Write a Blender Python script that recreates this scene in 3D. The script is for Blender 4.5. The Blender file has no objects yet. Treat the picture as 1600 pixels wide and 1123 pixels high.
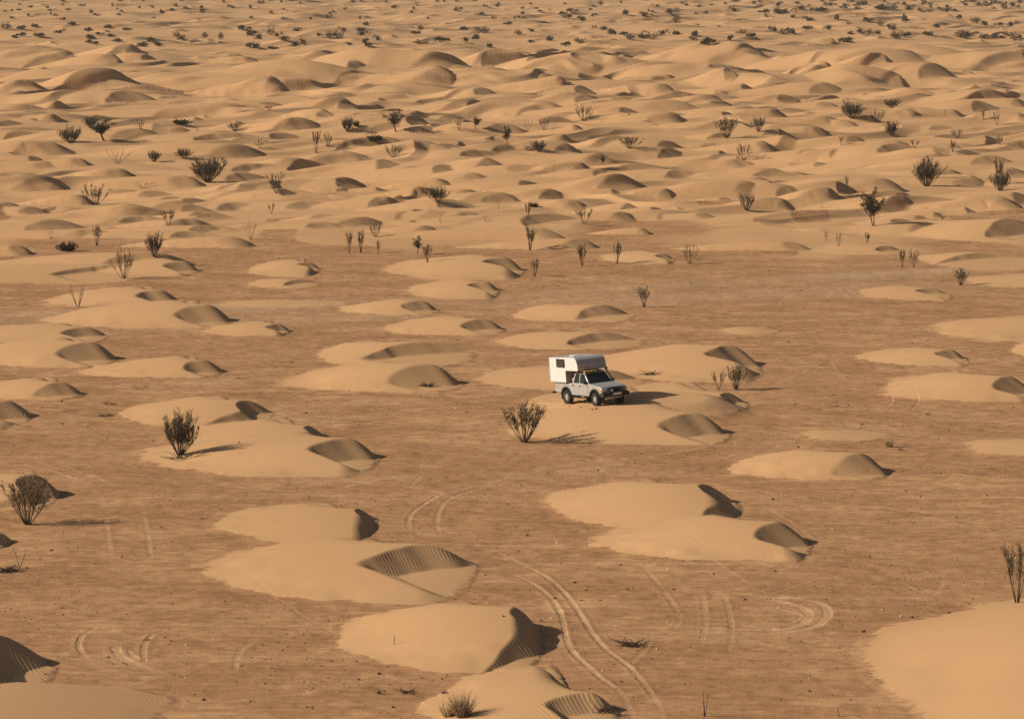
import bpy, math, random
import numpy as np
from mathutils import Vector, Matrix

scene = bpy.context.scene
COL = scene.collection
R = math.radians
# ------------------------------------------------------------------ camera
F_PX, CX, CY, HC = 6000.0, 800.0, 561.5, 25.4      # focal length in px of a 1600 px wide frame, eye height in m
HOR = -80.0                                         # the horizon lies 80 px above the frame
PITCH = math.atan((CY - HOR) / F_PX)
cp, sp = math.cos(PITCH), math.sin(PITCH)
cam_d = bpy.data.cameras.new('camera')
cam = bpy.data.objects.new('camera', cam_d)
COL.objects.link(cam)
cam_d.sensor_width = 36.0
cam_d.lens = F_PX * 36.0 / 1600.0
cam_d.clip_start, cam_d.clip_end = 1.0, 60000.0
cam.location = (0, 0, HC)
cam.rotation_euler = (math.pi / 2 - PITCH, 0, 0)
scene.camera = cam


def ground_at(px, py, z=0.0):
    dx, dy, dz = px - CX, F_PX * cp + (CY - py) * sp, -F_PX * sp + (CY - py) * cp
    t = (z - HC) / dz
    return dx * t, dy * t


def project(X, Y, Z):
    d = Y * cp - (Z - HC) * sp
    u = Y * sp + (Z - HC) * cp
    return CX + F_PX * X / d, CY - F_PX * u / d


def scale_at(py):                                   # px per metre on the ground seen at row py
    return F_PX / ground_at(CX, py)[1]


# ------------------------------------------------------------------ value noise
def _hash(ix, iy, seed):
    h = (ix.astype(np.int64) * 374761393 + iy.astype(np.int64) * 668265263 + seed * 1442695041) & 0xFFFFFFFF
    h = ((h ^ (h >> 13)) * 1274126177) & 0xFFFFFFFF
    return ((h ^ (h >> 16)) & 0xFFFF).astype(np.float32) / 65535.0


def noise(x, y, seed=0):                            # 0..1
    x0 = np.floor(x); y0 = np.floor(y)
    fx = (x - x0).astype(np.float32); fy = (y - y0).astype(np.float32)
    fx = fx * fx * fx * (fx * (fx * 6 - 15) + 10); fy = fy * fy * fy * (fy * (fy * 6 - 15) + 10)
    ix = x0.astype(np.int32); iy = y0.astype(np.int32)
    a = _hash(ix, iy, seed); b = _hash(ix + 1, iy, seed)
    c = _hash(ix, iy + 1, seed); d = _hash(ix + 1, iy + 1, seed)
    return (a + (b - a) * fx) * (1 - fy) + (c + (d - c) * fx) * fy


def smooth(a, b, x):
    t = np.clip((x - a) / (b - a), 0, 1)
    return t * t * (3 - 2 * t)


# ------------------------------------------------------------------ terrain grid: finer where the eye sees it finer
FINE_L, FINE_R, FINE_STEP = -120.0, 1720.0, 1.4
xs = np.concatenate([np.linspace(-2600, FINE_L, 26)[:-1], np.arange(FINE_L, FINE_R, FINE_STEP), np.linspace(FINE_R, 4200, 26)])
Y0, Y1, C = 108.0, 2600.0, 4.2
n_rows = int(math.log(Y1 / Y0) / math.log(1 + C / F_PX))
ys = np.concatenate([np.linspace(25, Y0, 30)[:-1], Y0 * (1 + C / F_PX) ** np.arange(n_rows), np.geomspace(Y1, 9000, 60)[1:]])
NX, NY = len(xs), len(ys)
dep_rows = ys * cp + HC * sp
XX = (dep_rows[:, None] * ((xs - CX) / F_PX)[None, :]).astype(np.float32)
YY = np.repeat(ys.astype(np.float32)[:, None], NX, axis=1)
pix_y = (F_PX * HC / np.maximum(ys, 1) + HOR)[:, None].astype(np.float32)      # flat-ground row in the photo


def window(xa, xb, ya, yb):
    j0, j1 = np.searchsorted(ys, [ya, yb]); j0 = max(j0 - 1, 0); j1 = min(j1 + 1, NY)
    if j1 <= j0:
        return None
    d0, d1 = dep_rows[j0], dep_rows[j1 - 1]
    pa = min(xa / d0, xa / d1) * F_PX + CX; pb = max(xb / d0, xb / d1) * F_PX + CX
    i0, i1 = np.searchsorted(xs, [pa, pb]); i0 = max(i0 - 1, 0); i1 = min(i1 + 1, NX)
    if i1 <= i0:
        return None
    return slice(j0, j1), slice(i0, i1)


HD = np.zeros((NY, NX), np.float32)                 # sand thickness above the plain
RIP = np.zeros((NY, NX), np.float32)                # where wind ripples show
TAN_REPOSE = math.tan(R(33))


def add_dune(x0, y0, H, lxm, lxp, lyn, lyf, az=45, slip=True, k=0.5, vw=None, soft=0.04, seed=1, expo=1.4, sheet=None, asym=1.8, arm=0.95, slope=TAN_REPOSE):
    """A mound peaking at (x0,y0); lxm/lxp its reach left/right, lyn/lyf towards/away from the eye. Below a curved brink through
    the peak its lee is cut back to the angle of repose; az turns that slip face from right (0) towards the viewer (90).
    sheet = (reach left, right, near, far, thickness) of the thin sand lying round it."""
    ux, uy = math.cos(R(az)), -math.sin(R(az))
    sh = sheet or (lxm, lxp, lyn, lyf, 0)
    w = window(x0 - max(lxm, sh[0]), x0 + max(lxp, sh[1]), y0 - max(lyn, sh[2]), y0 + max(lyf, sh[3]))
    if w is None:
        return
    X = XX[w]; Y = YY[w]
    dx = X - x0; dy = Y - y0
    sc = max(lxm + lxp, lyn + lyf)
    wob = (0.26 if slip else 0.55) * (noise(X / (0.22 * sc), Y / (0.22 * sc), seed) - 0.5) + 0.10 * (noise(X / (0.06 * sc), Y / (0.06 * sc), seed + 7) - 0.5)
    def mound(dx, dy):
        lf = lyf + (lfar - lyf) * smooth(-1.8 * vw, 0, dx) if slip and sheet else lyf
        r2 = ((dx / np.where(dx < 0, lxm, lxp)) ** 2 + (dy / np.where(dy < 0, lyn, lf)) ** 2)
        return H * np.clip(1 - r2 * (1 + wob * np.clip(r2 * 1.5, 0, 1)), 0, 1) ** expo
    vw = vw or 2.5 * H
    vwn, kn = asym * vw, 0.75 * k                   # the near arm of the brink is the longer one
    lfar = min(lyf, max(1.1 * vw, 3 * H))
    W = mound(dx, dy)
    if sheet:
        lf = sh[3] + (min(sh[3], 0.45 * vw) - sh[3]) * smooth(-1.2 * vw, 0.1 * vw, dx) if slip else sh[3]
        r2 = ((dx / np.where(dx < 0, sh[0], sh[1])) ** 2 + (dy / np.where(dy < 0, sh[2], lf)) ** 2) * (1 + wob)
        Sh = sh[4] * np.clip(1 - r2, 0, 1) ** 0.75
    else:
        Sh = 0.0
    if slip:
        u = dx * ux + dy * uy
        v = dy * ux - dx * uy
        t2 = (v / np.where(v < 0, vwn, vw)) ** 2
        ub = np.where(v < 0, kn * vwn, k * vw) * np.minimum(t2, 2.5) + 0.35 * H * (noise(v / (1.4 * H) + 3, v * 0 + seed * 0.37, seed + 3) - 0.5)
        Wb = mound(ub * ux - v * uy, ub * uy + v * ux)
        q_ = u - ub
        S = Wb - slope * q_ * (1 - 0.06 * np.clip(q_ / H, 0, 2))
        Fl = Wb * np.where((v < 0) & (arm > 0), 1 - arm * np.clip(1 - t2, 0, 1) ** 0.55, 0.03) - 0.05 * np.maximum(q_, 0)
        kf = 0.06 * H
        hc = np.clip(0.5 + 0.5 * (S - Fl) / kf, 0, 1); cut = S * hc + Fl * (1 - hc) + kf * hc * (1 - hc)
        kk = soft * H
        hS = np.clip(0.5 + 0.5 * (W - cut) / kk, 0, 1)
        h = W * (1 - hS) + cut * hS - kk * hS * (1 - hS)
        bl = np.where((v < 0) & (arm > 0), smooth(0.55, 1.0, t2), 0)
        h = h * (1 - bl) + W * bl
        hf = np.maximum(h, Sh)
        face = smooth(0.0, 0.06 * H, W - S) * smooth(-0.03 * H, 0.05 * H, S - np.maximum(Sh, Fl)) * (q_ > 0)
        lee = smooth(2.2, 0.9, t2) * smooth(-0.2 * H, 0.8 * H, q_) * smooth(8 * H, 4 * H, q_)
        RIP[w] = np.maximum(RIP[w], np.maximum(face, 0.6 * lee * smooth(0, 0.02, hf)))
        h = hf
    else:
        h = np.maximum(W, Sh)
    h = np.maximum(h, 0)
    old = HD[w]
    kk = 0.12 * H
    add = kk * np.clip(1 - np.abs(old - h) / kk, 0, 1) ** 2 / 4 * np.clip(np.minimum(h, old) / kk, 0, 1)
    HD[w] = np.maximum(old, h) + add


def reach(az, k, vw, asym=1.8):                               # how far a slip face of half width vw lets the mound run right and near
    return (k * math.cos(R(az)) + math.sin(R(az))) * vw * 1.06, (0.75 * k * math.sin(R(az)) + math.cos(R(az))) * asym * vw * 1.06


def dune(xl, xr, yb, yt, px, py, hp, az=45, slip=True, k=0.5, **kw):
    """Dune given by where its outline, peak and height lie in the picture; turned into metres on the ground."""
    g = py + hp
    s = scale_at(g)
    H = hp / s / 0.985
    x0, y0 = ground_at(px, g)
    lxm = (px - xl) / s; lxp = max((xr - px) / s, 0.8 * H)
    lyn = max(y0 - ground_at(px, max(yb, g + 1))[1], 1.2 * H)
    lyf = max(ground_at(px, min(yt, g - 1))[1] - y0, 1.5 * H)
    if not slip:
        return add_dune(x0, y0, H, lxm, lxp, lyn, lyf, az, False, seed=int(px * 7 + py), **kw)
    vw = max(lxp / (k * math.cos(R(az)) + math.sin(R(az))), 1.5 * H)
    asym = 2.0 if az > 35 else 1.0
    rx_, ry_ = reach(az, k, vw, asym)
    add_dune(x0, y0, H, lxm, rx_, max(lyn, ry_), lyf, az, True, k, vw, seed=int(px * 7 + py), sheet=(lxm, max(lxp, rx_) * 1.03, max(lyn, ry_ * 1.1), lyf, 0.06 * H + 0.09), asym=asym, arm=0.95 if az > 35 else 0.0, slope=0.57 if az > 35 else TAN_REPOSE, **kw)


NEAR = [  # xl, xr, yb, yt, peak x, peak y, height px, azimuth
    (280, 745, 948, 838, 655, 850, 36, 55), (325, 588, 862, 783, 556, 795, 19, 8), (498, 846, 1058, 935, 797, 949, 41, 17),
    (635, 962, 1165, 1035, 915, 1082, 30, 70), (-260, 86, 1250, 1000, -22, 992, 54, 22), (-300, 285, 1420, 1066, -60, 1072, 30, None),
    (1350, 2300, 1330, 925, 1780, 985, 60, None), (845, 1152, 842, 745, 1096, 756, 31, 20), (926, 1258, 882, 800, 1210, 815, 34, 42),
    (1128, 1375, 750, 698, 1338, 707, 30, 52), (765, 1136, 697, 592, 1082, 644, 32, 58), (725, 1005, 612, 568, 945, 577, 17, 45),
    (905, 1178, 600, 540, 1137, 540, 30, 48), (955, 1168, 648, 592, 1132, 612, 17, 30), (1328, 1505, 575, 542, 1483, 546, 15, 60),
    (1370, 1615, 630, 580, 1573, 588, 25, 45), (1443, 1760, 536, 495, 1640, 500, 15, None), (1575, 1710, 562, 533, 1655, 538, 10, None),
    (1478, 1760, 720, 683, 1650, 690, 9, None), (1118, 1222, 524, 510, 1170, 513, 4, None),
    (195, 592, 750, 672, 537, 684, 32, 55), (172, 425, 672, 615, 380, 624, 22, 30), (260, 510, 712, 648, 478, 664, 19, 15),
    (118, 348, 593, 556, 316, 563, 19, 50), (-70, 130, 626, 586, 92, 597, 20, 50), (-160, 48, 672, 618, 8, 627, 26, 42),
    (-110, 182, 574, 526, 137, 533, 27, 55), (-90, 168, 540, 503, 132, 510, 15, 50), (55, 360, 514, 468, 320, 476, 26, 55),
    (62, 280, 483, 446, 246, 453, 17, 52), (306, 452, 528, 501, 433, 506, 12, 50), (425, 718, 613, 563, 667, 568, 32, 60),
    (485, 740, 577, 525, 655, 534, 20, 55), (596, 788, 526, 492, 753, 498, 17, 55), (522, 680, 494, 466, 656, 470, 16, 58),
    (626, 780, 469, 436, 757, 440, 14, 62), (788, 992, 504, 471, 938, 477, 17, 45), (768, 1005, 549, 514, 940, 518, 15, 50),
    (590, 815, 441, 397, 785, 402, 20, 55), (378, 502, 452, 433, 470, 436, 8, 45), (928, 1052, 413, 391, 1036, 396, 10, 50),
    (1328, 1480, 473, 445, 1455, 450, 10, 62), (1488, 1720, 451, 427, 1650, 432, 9, None), (1262, 1412, 399, 379, 1386, 384, 9, 50),
    (1428, 1640, 421, 388, 1524, 395, 11, 50), (1393, 1640, 379, 339, 1572, 343, 24, 40), (378, 500, 436, 404, 482, 410, 11, 52),
    (-220, 72, 802, 735, 46, 742, 34, 32), (-120, 12, 860, 826, -2, 833, 14, 30), (130, 310, 433, 400, 284, 408, 16, 55),
    (-200, 250, 446, 408, 170, 415, 9, 55), (330, 560, 482, 466, 420, 471, 4, None), (1240, 1420, 690, 668, 1300, 676, 4, None),
]
for d in NEAR:
    if d[7] is None:
        dune(*d[:7], slip=False)
    else:
        dune(*d[:7], az=d[7])

# slip faces seen in the dune field: left, right, top, foot of each dark face (px), azimuth
FIELD = [(35, 105, 80, 101, 45), (148, 185, 80, 101, 40), (180, 212, 70, 82, 20), (205, 232, 84, 95, 20), (70, 200, 113, 131, 60), (5, 50, 120, 143, 30),
 (150, 216, 137, 160, 35), (26, 72, 164, 176, 55), (72, 95, 156, 168, 25), (66, 86, 177, 188, 20), (242, 400, 164, 183, 65), (-20, 24, 186, 196, 30),
 (-10, 46, 201, 218, 45), (248, 292, 197, 207, 50), (296, 402, 204, 222, 45), (20, 96, 218, 243, 50), (165, 245, 196, 221, 60), (98, 132, 244, 260, 45),
 (310, 402, 224, 244, 60), (42, 78, 274, 286, 40), (343, 372, 83, 93, 40), (368, 398, 87, 99, 40), (398, 428, 117, 148, 15), (408, 492, 120, 132, 55),
 (492, 602, 106, 129, 50), (640, 693, 102, 130, 45), (628, 732, 78, 107, 50), (728, 792, 75, 92, 35), (492, 522, 77, 90, 30), (528, 554, 93, 105, 20),
 (723, 760, 134, 151, 30), (512, 547, 154, 172, 15), (484, 512, 169, 182, 35), (428, 478, 180, 198, 40), (602, 652, 178, 201, 15), (690, 762, 154, 169, 20),
 (748, 802, 189, 209, 40), (500, 622, 212, 224, 55), (600, 702, 221, 238, 65), (466, 574, 237, 254, 60), (625, 702, 254, 276, 15), (718, 777, 244, 263, 35),
 (698, 752, 269, 281, 50), (853, 877, 117, 138, 10), (875, 914, 130, 148, 25), (1005, 1048, 126, 151, 50), (1068, 1178, 75, 103, 60), (1108, 1140, 104, 121, 20),
 (1143, 1164, 130, 144, 15), (1078, 1132, 147, 161, 60), (878, 922, 147, 164, 30), (795, 872, 157, 180, 55), (983, 1078, 152, 173, 55), (953, 982, 166, 176, 35),
 (1118, 1187, 162, 182, 50), (1012, 1062, 173, 189, 50), (856, 888, 211, 226, 40), (852, 892, 224, 238, 40), (1005, 1052, 217, 232, 25), (1008, 1062, 228, 241, 30),
 (1163, 1202, 219, 236, 50), (1108, 1162, 246, 261, 50), (883, 918, 257, 271, 50), (898, 962, 239, 258, 60), (912, 982, 267, 290, 50), (1260, 1292, 96, 113, 35),
 (1368, 1388, 87, 111, 10), (1388, 1410, 113, 135, 10), (1408, 1482, 94, 116, 50), (1246, 1302, 127, 144, 50), (1198, 1230, 148, 161, 30), (1263, 1302, 157, 168, 45),
 (1338, 1357, 144, 156, 35), (1368, 1442, 136, 153, 60), (1488, 1567, 141, 154, 50), (1543, 1610, 151, 166, 55), (1498, 1542, 154, 171, 35), (1195, 1217, 167, 186, 35),
 (1250, 1292, 197, 211, 50), (1280, 1335, 184, 200, 55), (1373, 1427, 169, 182, 55), (1468, 1502, 171, 183, 60), (1288, 1352, 209, 229, 50), (1222, 1282, 229, 249, 55),
 (1268, 1312, 232, 249, 20), (1348, 1424, 221, 241, 40), (1438, 1482, 194, 204, 45), (1573, 1605, 176, 191, 35), (1558, 1605, 219, 229, 50), (0, 80, 276, 297, 50),
 (97, 137, 300, 321, 50), (135, 222, 292, 309, 60), (240, 280, 305, 316, 50), (243, 307, 271, 292, 60), (20, 64, 320, 334, 50), (0, 117, 340, 359, 50),
 (263, 317, 317, 333, 45), (83, 162, 355, 371, 55), (248, 317, 358, 371, 50), (310, 387, 366, 387, 55), (-5, 37, 379, 399, 45), (152, 277, 389, 416, 60),
 (658, 697, 276, 293, 40), (633, 682, 294, 311, 60), (428, 502, 311, 325, 50), (522, 592, 336, 351, 45), (684, 752, 327, 346, 55), (833, 867, 294, 309, 30),
 (873, 907, 312, 322, 45), (953, 987, 315, 329, 20), (928, 988, 328, 344, 45), (1022, 1047, 294, 306, 45), (1113, 1182, 282, 301, 45), (1118, 1137, 306, 315, 45),
 (868, 922, 369, 388, 50), (798, 867, 352, 373, 60), (982, 1012, 354, 366, 40), (1278, 1322, 281, 296, 25), (1268, 1307, 296, 319, 60), (1338, 1402, 274, 298, 55),
 (1378, 1432, 309, 326, 55), (1382, 1422, 299, 309, 40), (1448, 1467, 329, 341, 30), (1418, 1447, 334, 348, 50), (1518, 1582, 307, 329, 55), (1198, 1232, 314, 326, 45),
 (1192, 1252, 374, 391, 55), (485, 545, 274, 296, 15), (160, 200, 262, 275, 50), (560, 620, 190, 205, 55), (1450, 1500, 262, 276, 50), (1020, 1080, 262, 277, 50),
 (760, 830, 255, 268, 55), (30, 90, 250, 262, 50), (1500, 1570, 240, 255, 50), (745, 800, 300, 314, 50), (1195, 1240, 290, 302, 50), (1060, 1110, 330, 342, 50),
 (460, 520, 345, 357, 50), (560, 610, 305, 318, 50), (180, 240, 335, 347, 50), (1480, 1530, 275, 290, 50), (1540, 1600, 262, 276, 50), (1170, 1230, 262, 275, 50)]
def ray_hit(px, py, Z):
    """first point of the terrain Z, from near to far, that is seen at this picture point"""
    i = int(np.clip(np.searchsorted(xs, px), 1, NX - 1))
    t = (px - xs[i - 1]) / (xs[i] - xs[i - 1])
    z = Z[:, i - 1] * (1 - t) + Z[:, i] * t
    x = dep_rows * ((px - CX) / F_PX)
    _, yp = project(x, ys, z)
    j = max(int(np.argmax(yp <= py)), 1)
    a, b = yp[j - 1], yp[j]
    q = 0 if a == b else min(max((a - py) / (a - b), 0), 1)
    return Vector((x[j - 1] * (1 - q) + x[j] * q, ys[j - 1] * (1 - q) + ys[j] * q, z[j - 1] * (1 - q) + z[j] * q))


# swells under the dune field and the belt of big dunes, all on the base sheet
field = smooth(405, 345, pix_y + 50 * (noise(XX / 14, YY / 40, 31) - 0.5) + 40 * (noise(XX / 5 + 9, YY / 16, 32) - 0.5))
swell = (noise(XX / 26, YY / 40, 40) - 0.5) * 2.2 + (noise(XX / 13, YY / 19, 41) - 0.5) * 0.9 + (noise(XX / 6, YY / 9, 42) - 0.5) * 0.25
base = (field * smooth(360, 260, pix_y) * (0.5 + swell) + (1 - field) * 0.10 * (noise(XX / 9, YY / 14, 43) - 0.5)).astype(np.float32)
BELT = [(560, 98, 30, 210), (680, 80, 24, 150), (900, 88, 36, 200), (1130, 78, 32, 180), (1060, 104, 24, 150), (1330, 78, 36, 210), (1440, 74, 34, 170), (1535, 88, 26, 160),
        (1300, 122, 22, 150), (200, 82, 24, 190), (50, 84, 20, 150), (350, 112, 30, 230), (180, 138, 18, 160), (450, 116, 24, 170), (760, 118, 22, 170), (960, 130, 18, 170), (1180, 128, 18, 160), (1420, 118, 20, 150), (80, 118, 18, 150), (620, 140, 16, 180)]
for k_, (px, py, hp, wp) in enumerate(BELT):
    g = py + hp; s = scale_at(g); x0, y0 = ground_at(px, g); Lx, Ly = wp / s, 0.75 * wp / s
    w = window(x0 - Lx, x0 + Lx, y0 - Ly, y0 + Ly)
    wob = 1 + 0.5 * (noise(XX[w] / (0.35 * Lx), YY[w] / (0.5 * Lx), 300 + k_) - 0.5)
    bump = hp / s * np.clip(1 - (((XX[w] - x0) / Lx) ** 2 + ((YY[w] - y0) / Ly) ** 2) * wob, 0, 1) ** 1.6
    base[w] = np.maximum(base[w], bump + 0.5 * base[w])
def ridges(lam, az, seed, hk):
    """sinuous broken transverse dunes: long windward ramps, short lee faces"""
    c, s_ = math.cos(R(az)), -math.sin(R(az))
    j0 = int(np.searchsorted(ys, 300)); X = XX[j0:]; Y = YY[j0:]
    ph = (X * c + Y * s_) / lam + 1.9 * noise(X / (2.1 * lam), Y / (2.1 * lam), seed) + 0.55 * noise(X / (.75 * lam), Y / (.75 * lam), seed + 1)
    p = ph - np.floor(ph)
    amp = smooth(0.30, 0.78, noise(X / (1.3 * lam), Y / (1.3 * lam), seed + 2)) * (0.5 + 0.8 * noise(X / (4 * lam), Y / (6 * lam), seed + 3))
    prof = np.minimum(p / 0.83, (1 - p) / 0.17)
    out = np.zeros_like(base)
    out[j0:] = hk * lam * amp * np.clip(prof, 0, 1) ** 1.25
    return out
base += field * smooth(390, 300, pix_y) * ((ridges(19.0, 42, 401, 0.068) + ridges(31.0, 30, 461, 0.035) * smooth(150, 60, pix_y)) * (0.72 + 0.28 * smooth(50, 110, pix_y)) + ridges(9.5, 55, 431, 0.075) * smooth(60, 110, pix_y))
rng = random.Random(5)
for (xl, xr, yt, yf, az) in FIELD:
    w = xr - xl
    hp = (yf - yt) * 0.95
    px = xl + w * (0.62 + 0.1 * (az < 30))
    P = ray_hit(px, yt + hp, base)
    s = F_PX / P.y
    H = 0.80 * hp / s
    up = max(2.8 * w / s, 7 * H) * rng.uniform(0.8, 1.5)
    k_ = rng.uniform(0.3, 0.75); a_ = az + rng.uniform(-5, 13); asym = rng.uniform(0.7, 1.9)
    vw = max(0.42 * w / s / max(math.sin(R(az)), 0.5), 1.5 * H); rx_, ry_ = reach(a_, k_, vw, asym)
    add_dune(P.x, P.y, H, up, rx_, ry_, max(5 * H, 0.9 * vw), a_, True, k_, vw, seed=int(px + yt), expo=1.2, asym=asym, slope=rng.uniform(0.50, 0.60))

# smaller dunes filling the field and the far choppy belt
r2 = np.random.default_rng(11)
def scatter(n, ya, yb, ha, hb, wid):
    for _ in range(n):
        py = HOR + math.exp(r2.uniform(math.log(ya - HOR), math.log(yb - HOR))); px = r2.uniform(-120, 1720)
        s = scale_at(py); hp = r2.uniform(ha, hb) * (py - HOR) / 150.0
        H = hp / s; x0, y0 = ground_at(px, py)
        L = H * r2.uniform(6, 14) * wid
        k_ = r2.uniform(.2, .8); a_ = r2.uniform(5, 62); vw = H * r2.uniform(2.0, 7.5); asym = r2.uniform(.5, 1.8); rx_, ry_ = reach(a_, k_, vw, asym)
        add_dune(x0, y0, H, L, rx_, ry_, max(H * r2.uniform(3, 8), .8 * vw), a_, True, k_, vw, soft=r2.uniform(.03, .15), seed=int(r2.integers(1e6)), expo=1.2, asym=asym, slope=r2.uniform(0.48, 0.62))
scatter(420, -30, 78, 1.5, 6.0, 0.8)
scatter(50, 72, 150, 1.2, 4.0, 1.3)
scatter(90, 150, 240, 1.5, 5.0, 1.3)
scatter(90, 240, 365, 2.0, 5.5, 1.3)

# base relief of the plain + sand cover
gr = (noise(XX / 1.1, YY / 1.1, 51) - 0.5) * 0.05 + (noise(XX / 0.42, YY / 0.42, 52) - 0.5) * 0.03 + (noise(XX / 3.2, YY / 2.2, 53) - 0.5) * 0.07
fing = (noise(XX / 0.9, YY / 0.25, 61) - 0.5) * 0.05 + (noise(XX / 0.25, YY / 0.12, 62) - 0.5) * 0.03
# thin wind-blown sand lying in streaks on the gravel
thin = np.clip(noise(XX / 2.6, YY / 0.9, 71) * 0.6 + noise(XX / 0.9, YY / 0.4, 74) * 0.4 - 0.52, 0, 1) * smooth(0.40, 0.7, noise(XX / 22, YY / 16, 72))
sand = np.clip(smooth(0.02, 0.065, HD + fing * 0.8) + field * smooth(0.20, 0.30, noise(XX / 7, YY / 18, 73) + HD * 1.5 + 0.3 * smooth(330, 250, pix_y)), 0, 1)
sand_att = np.maximum(sand, 0.5 * smooth(0.02, 0.2, thin))
lam = 0.17
phase = (XX + 0.41 * YY) / 1.08 / lam * 2 * np.pi + 5.0 * noise(XX / 0.8, YY / 1.3, 81) + 14.0 * noise(XX / 3.0, YY / 3.6, 82)
fade = smooth(345, 235, YY)
patch = 0.12 + 0.5 * smooth(0.5, 0.75, noise(XX / 3.0, YY / 4.0, 83))
amp = np.maximum(RIP * (0.45 + 0.8 * noise(XX / 0.9, YY / 1.2, 84)), 0.33 * patch * sand) * fade * 0.0095
ripple = amp * np.sin(phase)
ZZ = base + HD + gr * (1 - sand) + ripple
del phase, amp, ripple, swell, fing

# ------------------------------------------------------------------ tyre tracks and the pale road, drawn on the ground
TRK = np.zeros((NY, NX), np.float32)
TRZ = np.zeros((NY, NX), np.float32)
def track(pts, width=0.24, strength=1.0, depth=0.035, world=False):
    P = [Vector((*p, 0)) for p in pts] if world else [Vector((*ground_at(*p), 0)) for p in pts]
    out = []
    for i in range(len(P) - 1):
        p0, p1, p2, p3 = P[max(i - 1, 0)], P[i], P[i + 1], P[min(i + 2, len(P) - 1)]
        n = max(int((p2 - p1).length / 0.10), 2)
        for t in range(n):
            t /= n
            out.append(0.5 * ((2 * p1) + (p2 - p0) * t + (2 * p0 - 5 * p1 + 4 * p2 - p3) * t * t + (3 * p1 - p0 - 3 * p2 + p3) * t ** 3))
    for k, q in enumerate(out):
        w = window(q.x - 0.55, q.x + 0.55, q.y - 0.55, q.y + 0.55)
        if w is None:
            continue
        e = min(k, len(out) - 1 - k) / max(8.0, 0.25 * len(out))
        e = min(1.0, e) * (0.72 + 0.28 * math.sin(k * 0.21 + pts[0][0]) * math.sin(k * 0.083))
        dist = np.sqrt((XX[w] - q.x) ** 2 + (YY[w] - q.y) ** 2)
        TRK[w] = np.maximum(TRK[w], strength * e * smooth(width * 0.62, width * 0.34, dist))
        prof = -smooth(width * 0.6, width * 0.3, dist) + 0.7 * np.exp(-((dist - width * 0.8) / 0.07) ** 2)
        TRZ[w] = np.where(np.abs(prof) * e * depth > np.abs(TRZ[w]), prof * e * depth, TRZ[w])
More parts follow.
